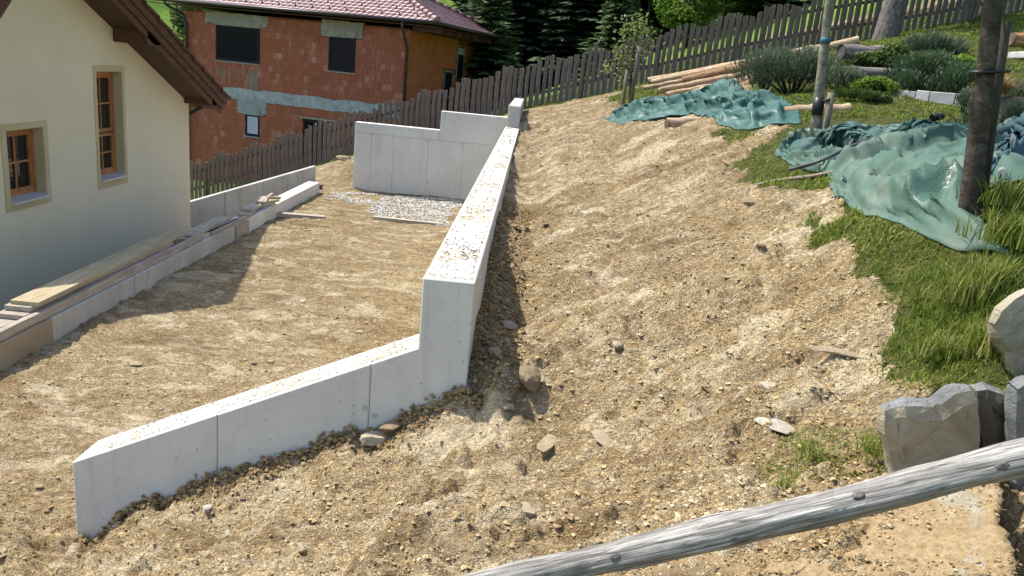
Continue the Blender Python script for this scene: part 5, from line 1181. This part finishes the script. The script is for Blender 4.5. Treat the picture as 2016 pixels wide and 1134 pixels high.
# ================================================================ ROCKS
def rockmesh(pts,thick,sub,amp,seed,flat=None):
    """pts: outline facing front (x,z); extruded in depth with chamfer, then roughened"""
    b=MB();b.prism([(x,0,z) for x,z in pts],(0,thick,0));b.bevel(min(.05,thick*.2),2,30)
    bmesh.ops.triangulate(b.bm,faces=b.bm.faces)
    for _ in range(sub):bmesh.ops.subdivide_edges(b.bm,edges=[e for e in b.bm.edges if e.calc_length()>.05],cuts=1)
    bmesh.ops.recalc_face_normals(b.bm,faces=b.bm.faces);b.bm.normal_update()
    V=np.array([v.co for v in b.bm.verts]);N=np.array([v.normal for v in b.bm.verts])
    xm,xM=V[:,0].min(),V[:,0].max();dp=np.maximum(0,V[:,1]-.06);V[:,2]-=dp*.75;V[:,0]+=dp*.75*(1-(V[:,0]-xm)/(xM-xm))
    for v,q in zip(b.bm.verts,V):v.co=q
    d=amp*(fbm(V[:,0]*3+V[:,1]*2+seed,V[:,2]*3-V[:,1],4,seed)*1.2+.5*np.abs(fbm(V[:,0]*8+seed,V[:,2]*10+V[:,1]*6,3,seed+3)))
    for v,n,k in zip(b.bm.verts,N,d):v.co=v.co+Vector(n)*float(k)
    return b
def front(pts,Yd):return None
# boulder behind the rail: tan face, grey top, dark right flank
yb=2.55
Pq=[(1.323,2.550,1.990),(1.358,2.550,2.009),(1.503,2.550,2.024),(1.556,2.550,2.080),(1.612,2.550,2.101),(1.637,2.550,2.058),(1.698,2.550,1.910),(1.776,2.550,1.678),(1.482,2.550,1.604),(1.396,2.550,1.758),(1.341,2.550,1.891)]
ox,oz=Pq[0][0],Pq[-2][2]
b=rockmesh([(p[0]-ox,p[2]-oz) for p in Pq],.34,3,.03,3);V=b
bo=empty('boulder',(ox,yb,oz),'tan quarry boulder with grey top standing behind the wooden rail','rock')
o=b.obj('body',[M['rock_tan'],M['rock_grey']],bo)
for p in o.data.polygons:
    if p.normal.z>.45:p.material_index=1
    p.use_smooth=False
yb2=2.62
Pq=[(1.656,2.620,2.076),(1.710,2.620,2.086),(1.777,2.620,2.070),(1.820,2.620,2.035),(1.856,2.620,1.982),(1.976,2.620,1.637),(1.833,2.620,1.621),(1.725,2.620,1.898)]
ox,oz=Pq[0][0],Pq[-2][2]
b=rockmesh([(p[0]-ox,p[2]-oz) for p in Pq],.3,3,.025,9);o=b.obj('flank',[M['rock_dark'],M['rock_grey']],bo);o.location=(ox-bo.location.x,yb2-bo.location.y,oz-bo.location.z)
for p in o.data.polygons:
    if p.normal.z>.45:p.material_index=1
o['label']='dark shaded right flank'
Pq=[(1.711,2.500,2.125),(1.756,2.500,2.176),(1.829,2.500,2.156),(1.961,2.500,1.748),(1.822,2.500,1.733),(1.758,2.500,1.961)]
ox,oz=Pq[0][0],Pq[-2][2];b=rockmesh([(p[0]-ox,p[2]-oz) for p in Pq],.3,3,.02,15);o=b.obj('boulder',[M['rock_grey']]);o.location=(ox,2.5,oz);tag(o,'grey stone cut off by the right edge behind the rail','rock')
Pq=[(1.910,3.000,2.217),(1.918,3.000,2.277),(1.958,3.000,2.337),(2.023,3.000,2.392),(2.143,3.000,2.388),(2.287,3.000,1.953),(2.067,3.000,1.929),(2.006,3.000,2.099),(1.941,3.000,2.161)]
Pq=[(p[0],p[1],p[2]) for p in Pq];ys_r=3.0;ox,oz=Pq[0][0],Pq[-3][2];b=rockmesh([(p[0]-ox,p[2]-oz) for p in Pq],.5,3,.03,22);o=b.obj('boulder',[M['rock_tan'],M['rock_dark']]);o.location=(ox,Pq[0][1],oz)
tag(o,'big rounded tan stone in the tall grass at the right edge','rock')
# flat slab below the rail
Pq=[(0.543,2.332,1.335),(0.615,2.535,1.346),(0.723,2.542,1.386),(0.946,2.525,1.476),(1.187,2.535,1.580),(1.416,2.524,1.684),(1.579,2.488,1.753),(1.652,2.542,1.790),(1.714,2.469,1.808),(1.715,2.413,1.801),(1.669,2.339,1.773),(1.622,2.280,1.748),(1.600,2.191,1.729),(1.585,2.105,1.714),(1.545,1.988,1.689)]
cx=sum(p[0] for p in Pq)/len(Pq);cy=sum(p[1] for p in Pq)/len(Pq)
c3=(1.166,2.327,1.570)
b=MB();gs=.018;q=np.array(Pq);X0,Y0_=q[:,0].min(),q[:,1].min();nxs=int((q[:,0].max()-X0)/gs)+2;nys=int((q[:,1].max()-Y0_)/gs)+2
gx,gy=np.meshgrid(X0+np.arange(nxs)*gs,Y0_+np.arange(nys)*gs);zt=BANK(gx,gy)+.035+.012*fbm(gx*4,gy*4,4,31)+.012*fbm(gx*16,gy*16,3,35)
jx=gx+.03*fbm(gx*9,gy*9,3,38);jy=gy+.03*fbm(gx*9,gy*9,3,39);ins=inpoly(jx,jy,Pq)
vt={}
for jj in range(nys-1):
    for ii in range(nxs-1):
        if ins[jj:jj+2,ii:ii+2].all():
            vs=[]
            for a_,c_ in ((jj,ii),(jj,ii+1),(jj+1,ii+1),(jj+1,ii)):
                if (a_,c_) not in vt:vt[(a_,c_)]=b.bm.verts.new((gx[a_,c_]-cx+.004*random.uniform(-1,1),gy[a_,c_]-cy+.004*random.uniform(-1,1),zt[a_,c_]-c3[2]))
                vs.append(vt[(a_,c_)])
            b.bm.faces.new(vs).smooth=True
for lay in range(3):
    e=[x for x in b.bm.edges if x.is_boundary];e=e if lay==0 else [x for x in e if any(v in nv_ for v in x.verts) and all(v in nv_ for v in x.verts)]
    r_=bmesh.ops.extrude_edge_only(b.bm,edges=e);nv_=set(g for g in r_['geom'] if isinstance(g,bmesh.types.BMVert))
    for v in nv_:v.co.z-=.09+random.uniform(-.006,.006);v.co.x+=random.uniform(-.008,.008)
o=b.obj('stone_slab',M['slab_rock']);o.location=(cx,cy,c3[2]);tag(o,'broad flat soil strewn stone slab in the corner under the wooden rail','rock')
r=np.random.default_rng(41);ii=r.integers(0,nxs-1,5200);jj=r.integers(0,nys-1,5200);k=ins[jj,ii]&(fbm(gx[jj,ii]*5,gy[jj,ii]*5,3,43)>-.12);ii,jj=ii[k],jj[k]
sx_=.0015+.007*r.random(len(ii))**4;V,F,T=octa(len(ii),sx_,np.stack([gx[jj,ii]-cx+r.uniform(-.009,.009,len(ii)),gy[jj,ii]-cy+r.uniform(-.009,.009,len(ii)),zt[jj,ii]-c3[2]+sx_*.3],-1),.6,44)
tag(npobj('loose_soil',V,F,M['clod'],o,tint=np.clip(T*.9,0,1)),kind='stuff')

# ================================================================ WOODEN RAIL IN FRONT
A=Vector((-0.108,2.020,1.464));Bq=Vector((1.558,2.020,2.135))
wr=empty('wooden_railing',A,'weathered silver grey round wooden rail crossing the lower right corner','railing')
d=Bq-A;L=d.length;n=110;xs=np.linspace(-.35,L+.5,n);pts=[];rad=[]
rr=np.random.default_rng(2)
for i,x in enumerate(xs):
    f=x/L;pts.append((x,.004*math.sin(x*5),.004*math.sin(x*3.4+1)+.003*math.sin(x*9)));rad.append(.0445+.003*f+.0022*math.sin(x*11)+.0015*math.sin(x*23+1))
b=MB();b.tube(pts,rad,28)
for v in b.bm.verts:
    an=math.atan2(v.co.z,v.co.y);k=fbm(np.array([v.co.x*2.2]),np.array([an*3.2+math.sin(v.co.x*3)*.8]),4,5,.6)[0];rv=Vector((0,v.co.y,v.co.z));v.co+=rv.normalized()*.009*float(k) if rv.length>.02 else Vector()
o=b.obj('rail',M['rail_wood'],wr);o.rotation_euler=d.to_track_quat('X','Z').to_euler()
for (xk,an,rk) in ((.52,2.2,.009),(.86,1.5,.008),(1.22,2.5,.010),(1.62,1.9,.012),(1.75,2.9,.007)):
    i_=int(np.argmin(np.abs(xs-xk)));rq=rad[i_]-.0035
    k=MB();c_=(pts[i_][0],pts[i_][1]-rq*math.sin(an),pts[i_][2]-rq*math.cos(an)*1.0);nrm_=Vector((0,-math.sin(an),-math.cos(an)))
    k.tube([Vector(c_)+nrm_*(-.002),Vector(c_)+nrm_*.0035,Vector(c_)+nrm_*.0048],[rk*1.25,rk,rk*.45],11,jit=.12)
    for v in k.bm.verts:v.co.x=c_[0]+(v.co.x-c_[0])*1.7
    ko=k.obj('knot',M['knot'],o)
for (xq,off) in ((-.3,0),(L+.45,0)):
    p=A+d.normalized()*xq;g=zg(p.x,p.y)
    W(MB().tube([(p.x,p.y+.06,g-.3),(p.x,p.y+.06,p.z-.02)],.055,14,jit=.02).obj('post',M['rail_wood'],wr))

# ================================================================ BOARDS ON AND BY THE KERB
def plank(p,q,w,th,label,mat,zoff=0,roll=0,group=None,name='plank'):
    p,q=Vector(p),Vector(q);d=q-p;yaw=math.atan2(-d.x,d.y);L=Vector((d.x,d.y)).length;pit=math.atan2(d.z,L)
    b=MB();b.box((-w/2,0,0),(w/2,d.length,th));b.bevel(.003);o=b.obj(name,M[mat]);o.location=p+Vector((0,0,zoff));o.rotation_euler=(pit,roll,yaw);return tag(o,label,'board',group)
KZ=.252
plank((-4.790,6.692,0.250),(-4.64,7.9,KZ),.26,.045,'lowest grey plank of the long stack on the near kerb','plank',0)
plank((-4.708,6.932,0.300),(-4.675,10.0,KZ+.047),.27,.045,'middle grey plank of the long stack on the kerb','plank_pink',0)
plank((-4.702,7.034,0.350),(-4.70,10.1,KZ+.094),.25,.045,'second highest grey plank under the yellowish one','plank',0)
plank((-4.662,7.085,0.395),(-4.72,10.55,KZ+.141),.27,.04,'yellowish muddy formwork plank on top of the long stack','plank_yellow',0)
plank((-4.53,6.2,KZ),(-4.53,10.9,KZ),.06,.09,'long squared pinkish batten along the kerb edge beside the plank stack','plank_pink',0)
plank((-4.66,10.65,KZ),(-4.64,12.35,KZ),.26,.05,'grey plank lying behind the long stack','plank',0)
plank((-4.67,10.75,KZ+.052),(-4.70,12.2,KZ+.052),.22,.04,'worn light plank on the grey one behind the long stack','plank',0)
plank((-4.53,11.2,KZ),(-4.50,12.6,KZ),.08,.05,'short pinkish batten at the tail of the plank stack','plank_pink',0)
plank((-4.57,12.7,KZ),(-4.62,13.15,KZ),.2,.05,'small square board offcut before the middle heap on the kerb','plank',0)
plank((-4.60,12.95,KZ+.052),(-4.66,14.0,KZ+.052),.20,.045,'board offcut of the middle heap on the kerb','plank',0)
plank((-4.55,13.5,KZ+.10),(-4.67,13.95,KZ+.10),.18,.04,'top offcut of the middle heap on the kerb','plank_pink',0)
plank((-4.71,13.9,KZ+.0),(-4.55,14.15,KZ+.17),.07,.03,'little lath leaning out of the middle heap on the kerb','plank_pink',0)
def PK(px,py,z):return None
a_=(-4.723,13.595,0.255);b2=(-4.527,14.048,0.255);plank(a_,b2,.16,.05,'lowest short offcut of the far heap on the kerb','plank')
a_=(-4.657,13.719,0.305);b2=(-4.468,14.124,0.305);plank(a_,b2,.14,.045,'middle short offcut of the far heap on the kerb','plank_yellow')
a_=(-4.687,13.997,0.350);b2=(-4.418,14.169,0.350);plank(a_,b2,.10,.04,'uppermost yellow lath of the far heap on the kerb','plank_yellow')
plank((-4.568,14.183,0.020),(-3.638,14.384,0.000),.17,.075,'pale beam crossing the yard soil from the kerb wall','plank',-.01)
plank((-2.820,14.832,0.010),(-1.475,14.860,0.000),.12,.07,'half buried pale beam along the front of the gravel patch','plank',-.015)
plank((-3.680,13.187,0.010),(-3.230,13.324,0.010),.05,.02,'thin yellow lath lying flat on the yard soil','plank_yellow',.005)

# ================================================================ LOOSE STONES, CLODS, GRAVEL
def stonemesh(seed,flat):
    r=random.Random(seed);b=MB();bmesh.ops.create_icosphere(b.bm,subdivisions=2,radius=1)
    pl=[Vector((r.gauss(0,1),r.gauss(0,1),r.gauss(0,1))).normalized() for _ in range(9)];ds=[r.uniform(.5,.85) for _ in pl]
    for v in b.bm.verts:
        for p_,d_ in zip(pl,ds):
            k=v.co.dot(p_)-d_
            if k>0:v.co-=p_*k
        v.co.z*=flat
    return b.mesh('stone',M['stone'])
SM=[stonemesh(i,.45+.05*(i%4)) for i in range(8)]
def stone(p,s,label,k=None,group=None,name='stone',sink=.35,rz=None,sq=(1,1,1)):
    o=bpy.data.objects.new(name,SM[random.randrange(8) if k is None else k]);COL.objects.link(o);x,y=p[0],p[1]
    o.location=(x,y,zg(x,y)+s*(.25-sink*.5));o.rotation_euler=(random.uniform(-.12,.12),random.uniform(-.12,.12),random.uniform(0,6.28) if rz is None else rz);o.scale=(s*sq[0],s*sq[1],s*sq[2]);return tag(o,label,'stone',group)
o=stone((0.149,4.288,1.175),.105,'tilted angular tan stone at the end of the wall shadow',2,sink=-.5);o.rotation_euler=(.6,.25,.5)
stone((-0.078,4.603,1.351),.06,'yellowish stone lying in the shadow beside the wall',3,sink=-.2)
stone((-0.010,5.257,1.240),.07,'rounded brown stone in the shadow near the wall',4,sink=-.2)
stone((0.033,4.147,1.081),.045,'small grey stone in front of the wall corner shadow',5,sink=-.2)
stone((-2.086,4.416,0.199),.10,'brown earthy lump stuck against the front wing of the wall',6,sink=-.6)
stone((-0.732,4.228,0.832),.09,'pale flat stone at the foot of the front wing of the wall',1,sink=-.1)
stone((-0.640,4.239,0.893),.075,'darker stone leaning on the foot of the front wing of the wall',0,sink=-.5)
stone((0.262,3.791,1.058),.075,'flat whitish stone half sunk in the soil below the wall corner',1,sq=(1.3,.9,.6))
stone((0.536,3.717,1.185),.07,'chalky white crumbled patch of stone in the middle of the slope',0,sq=(1.4,.8,.35))
stone((1.238,3.294,1.577),.085,'flat tan oval stone on the soil left of the boulder',4,sq=(1.2,.8,.6))
stone((0.158,3.085,1.109),.055,'white oval pebble in the lower soil above the rail',5)
stone((1.852,6.335,2.125),.085,'tan stone beside the tan hose end at the grass edge',6,sink=0)
stone((1.599,3.608,1.798),.09,'long flat splintered slate on the soil near the grass edge',7,sq=(2.2,.45,.35),rz=-.35)
stone((1.301,3.571,1.615),.07,'broad pale flat stone in the soil left of the tall grass',3,sq=(1.2,.9,.5))
stone(((-4.449,19.200,0.380)[0],19.2),.2,'pale stone lying on the soil heap beside the cross wall',2,sink=-.4,sq=(1.4,1,.7))
LST='pale loose stone lying in the bare tan soil';GST='loose stones strewn over the dug soil'
r=np.random.default_rng(77);k=0
while k<100:
    y=1.9*(13/1.9)**r.random();x=r.uniform(-.9,.62)*(y+1)
    if y<2.2 and x>.4:continue
    wall=(XL-.15<x<XR+.06 and y>YF-.12)or(x<XR and abs(y-YF-.15)<.3 and x>-2.75)or(x<-4.3)
    if wall or grassmask(np.array([x]),np.array([y]))[0]>.3:continue
    if fbm(np.array([x*.8]),np.array([y*.8]),3,90)[0]<-.1:continue
    stone((x,y),(.014+.030*r.random()**2.2)*(1+.07*y),LST,group=GST,sq=(1,r.uniform(.6,1),r.uniform(.6,1)));k+=1
def scatter(n,ymin,ymax,fn,seed):
    r=np.random.default_rng(seed);y=ymin*(ymax/ymin)**r.random(n);x=r.uniform(-1.0,.85,n)*(y+1);k=fn(x,y);return x[k],y[k],r
def soilok(x,y):
    w=((x>XL-.02)&(x<XR+.015)&(y>YF-.02))|((x<XR)&(x>-2.62)&(y>YF-.02)&(y<YF+.32))|(x<-4.45)|((y>17.9)&(x<XL))
    return ~w&(grassmask(x,y)<.5)&(fbm(x*.9,y*1.3,3,95)+.22*np.random.default_rng(1).normal(size=len(x))>-.10)&(y<22)
x,y,r=scatter(110000,1.6,20,soilok,5)
s=(.0032+.012*r.random(len(x))**4.2)*(1+.065*y)
s*=1+.6*np.exp(-((x-.05)/.22)**2)*(y>4)*(y<9)
V,F,T=octa(len(x),s,np.stack([x,y,HF(x,y)+s*.1],-1),.48,6)
cl=np.repeat(np.clip(.5+.9*fbm(x*1.4,y*1.8,3,96),0,1),6)
tag(npobj('soil_clods',V,F,M['clod'],tint=np.clip(.12+T*.5+cl*.4,0,1)),kind='stuff')
# piled crumbly earth against the foot of the walls
r=np.random.default_rng(8);n=4200;x=np.r_[r.uniform(-2.6,XR,n),XR+.01+.3*r.random(n)**2];y=np.r_[YF-np.abs(r.normal(0,.07,n))*(1+1.5*fbm(x[:n]*4,x[:n]*0,3,4))-.005,YF-.1+4.5*r.random(n)**1.5]
s=.003+.020*r.random(2*n)**4;z=HF(x,y)+s*.3+np.r_[.05*np.exp(-(YF-y[:n])/.05)*r.random(n),.02*r.random(n)]
V,F,T=octa(2*n,s,np.stack([x,y,z],-1),.75,9);tag(npobj('crumbled_earth',V,F,M['clod'],tint=.05+T*.5),kind='stuff')
# white gravel before the cross wall
gp_=[(-4.539,16.909,0.000),(-4.350,17.573,0.000),(-3.882,17.651,0.000),(-1.429,17.864,0.000),(-1.395,14.850,0.000),(-2.032,14.828,0.000),(-2.775,14.856,0.000),(-3.146,15.444,0.000),(-3.440,16.077,0.000),(-4.185,16.491,0.000),(-4.456,15.913,0.000),(-4.678,16.315,0.000)]
r=np.random.default_rng(3);gx=r.uniform(-4.6,-.5,30000);gy=r.uniform(12,17.95,30000);jx=gx+.25*fbm(gx*2,gy*2,3,61);jy=gy+.5*fbm(gx*1.5,gy*1.5,3,62);k=inpoly(jx,jy,gp_)&(gx<XL-.02)&(gx>-4.44)
den=(gx>-3.1)|(fbm(gx*2,gy*2,3,63)>.10);k&=den;gx,gy=gx[k],gy[k];s=.009+.016*r.random(len(gx))**2;V,F,T=octa(len(gx),s,np.stack([gx,gy,HF(gx,gy)+.012+s*.2],-1),.7,12)
tag(npobj('gravel',V,F,M['grit'],tint=.2+.7*T),kind='stuff')

# ================================================================ GRASS
tarps=[[(2.704,8.537,2.490),(3.051,7.779,2.573),(3.409,6.940,2.704),(4.674,8.134,2.820),(5.031,8.743,2.884),(4.506,9.186,2.882),(4.111,9.479,2.884),(3.167,9.424,2.738)],[(1.382,14.952,2.240),(1.784,12.493,2.411),(2.170,12.096,2.555),(2.366,10.177,2.558),(2.594,9.635,2.585),(3.151,9.407,2.731),(3.320,10.239,2.874),(3.360,12.224,2.956),(2.941,14.023,2.879),(2.270,15.897,2.614)],[(2.561,8.269,2.422),(2.385,6.697,2.387),(2.403,6.212,2.435),(2.141,5.204,2.364),(2.110,4.846,2.362),(2.131,4.488,2.374),(2.172,4.139,2.350),(2.247,3.921,2.340),(2.367,3.764,2.370),(2.376,4.114,2.503),(2.407,4.227,2.550),(2.549,4.384,2.623),(2.688,4.423,2.666),(2.892,4.450,2.705),(5.821,8.594,2.939),(4.591,8.671,2.846),(4.146,9.280,2.864),(3.151,9.407,2.731)]]
r=np.random.default_rng(15);n=420000
y=1.9*(25/1.9)**r.random(n)**.9;x=r.uniform(-.62,.86,n)*(y+1)
g=grassmask(x,y);k=(g>.3)&(r.random(n)<g*(.62+.8*fbm(x*3,y*3,3,33)+.25*(y<5)))
for tp_ in tarps:k&=~inpoly(x,y,tp_)
k&=~((x<XL+.05)&(y<22.4)&(y>4.4)&(x>-4));k&=~((x>XR-.35)&(x<XR+.02)&(y<22.4))
x,y,g=x[k],y[k],g[k]
if len(x)>125000:
    sel=r.permutation(len(x))[:125000];x,y,g=x[sel],y[sel],g[sel]
n=len(x);tall=np.clip(fbm(x*1.6,y*1.6,3,37)*1.6+.35,0,1)
L=(.028+.036*tall)*(1+.02*y);near=(y<4.3)&(x>1.75);L=np.where(near,.04+.075*tall*np.clip((x-1.7)/.5,0,1),L);L=np.where(g<.6,L*.75,L);L=np.where((y>7)&(y<12),L*.7,L)
L*=r.uniform(.6,1.3,n);wd=(.0016+.00085*y)*r.uniform(.7,1.3,n);wd=np.where(near,.0032*r.uniform(.6,1.3,n),wd);a=r.uniform(0,6.28,n);ln=r.uniform(.15,.9,n)
z=HF(x,y)-.006;V=[]
for kf,(f,wf) in enumerate(((0,1),(.5,.8),(1,.08))):
    h=L*(f-.35*ln*f*f);o=L*ln*f**1.8
    V.append(np.stack([np.stack([x+np.cos(a)*o-np.sin(a)*wd*wf,y+np.sin(a)*o+np.cos(a)*wd*wf,z+h],1),np.stack([x+np.cos(a)*o+np.sin(a)*wd*wf,y+np.sin(a)*o-np.cos(a)*wd*wf,z+h],1)],1))
V=np.stack(V,1).reshape(-1,3);base=np.arange(n)[:,None]*6;F=np.concatenate([base+np.array([[0,1,3,2]]),base+np.array([[2,3,5,4]])])
dry=np.clip(.3+.9*fbm(x*1.1,y*1.1,3,55)+.25*(g<.7),0,1);T=np.clip(r.random(n)*.6+dry*.38,0,1)
T=np.where(near&(tall>.35),T*.75,T)
tag(npobj('grass',V,F,M['grass'],tint=np.repeat(T,6)),kind='stuff')
# tall tufts one can tell apart
tuft((2.119,3.626,2.161),'tallest tuft of fresh green grass below the tarp tip','grass',260,0.245,.06,80,.0042)
tuft((2.231,3.640,2.244),'green grass tuft beside the big rounded stone','grass',200,0.216,.05,81,.004)
tuft((1.894,3.315,1.970),'bright green tuft at the soil edge above the boulder','grass',220,0.158,.05,82,.0038)
tuft((2.398,3.839,2.415),'tuft of tall grass at the right edge above the tarp tip','grass',220,0.259,.07,83,.0045)
tuft((2.510,4.150,2.578),'shaded tuft of long grass right of the dark young tree','grass',220,0.216,.08,87,.0045)
tuft((2.041,3.211,2.047),'dark tuft of grass in front of the big rounded stone','grass',220,0.187,.06,88,.004)
tuft((1.268,2.895,1.611),'thin lone tuft of grass left of the boulder in the soil','grass',70,0.144,.04,84,.003,lean=.9)
tuft((1.149,2.748,1.556),'sparse tuft of grass just above the rail','grass',80,0.130,.05,85,.003,lean=.9)
tuft((1.453,2.802,1.714),'long bladed grass tuft against the left side of the boulder','grass',90,0.158,.04,86,.003,lean=.9)
# dandelion clock before the blue sheet
q=Vector((2.370,4.000,2.753));g=zg(q.x,q.y);dn=empty('dandelion_clock',(q.x,q.y,g),'white dandelion seed head standing before the dark blue sheet','flower')
W(MB().tube([(q.x,q.y+.02,g-.02),(q.x,q.y+.005,(g+q.z)/2),(q.x,q.y,q.z)],.0022,6).obj('stem',M['leaf_bright'],dn));W(MB().tube([(q.x,q.y,q.z-.004),(q.x,q.y,q.z+.004)],.004,6).obj('seed_core',M['straw'],dn))
r=np.random.default_rng(9);d=r.normal(size=(150,3));d/=np.linalg.norm(d,axis=1)[:,None];V,F=leafcloud(np.array(q)+d*.017,np.full(150,.012),r,asp=2.);W(npobj('seeds',V,F,M['fluff'],dn))
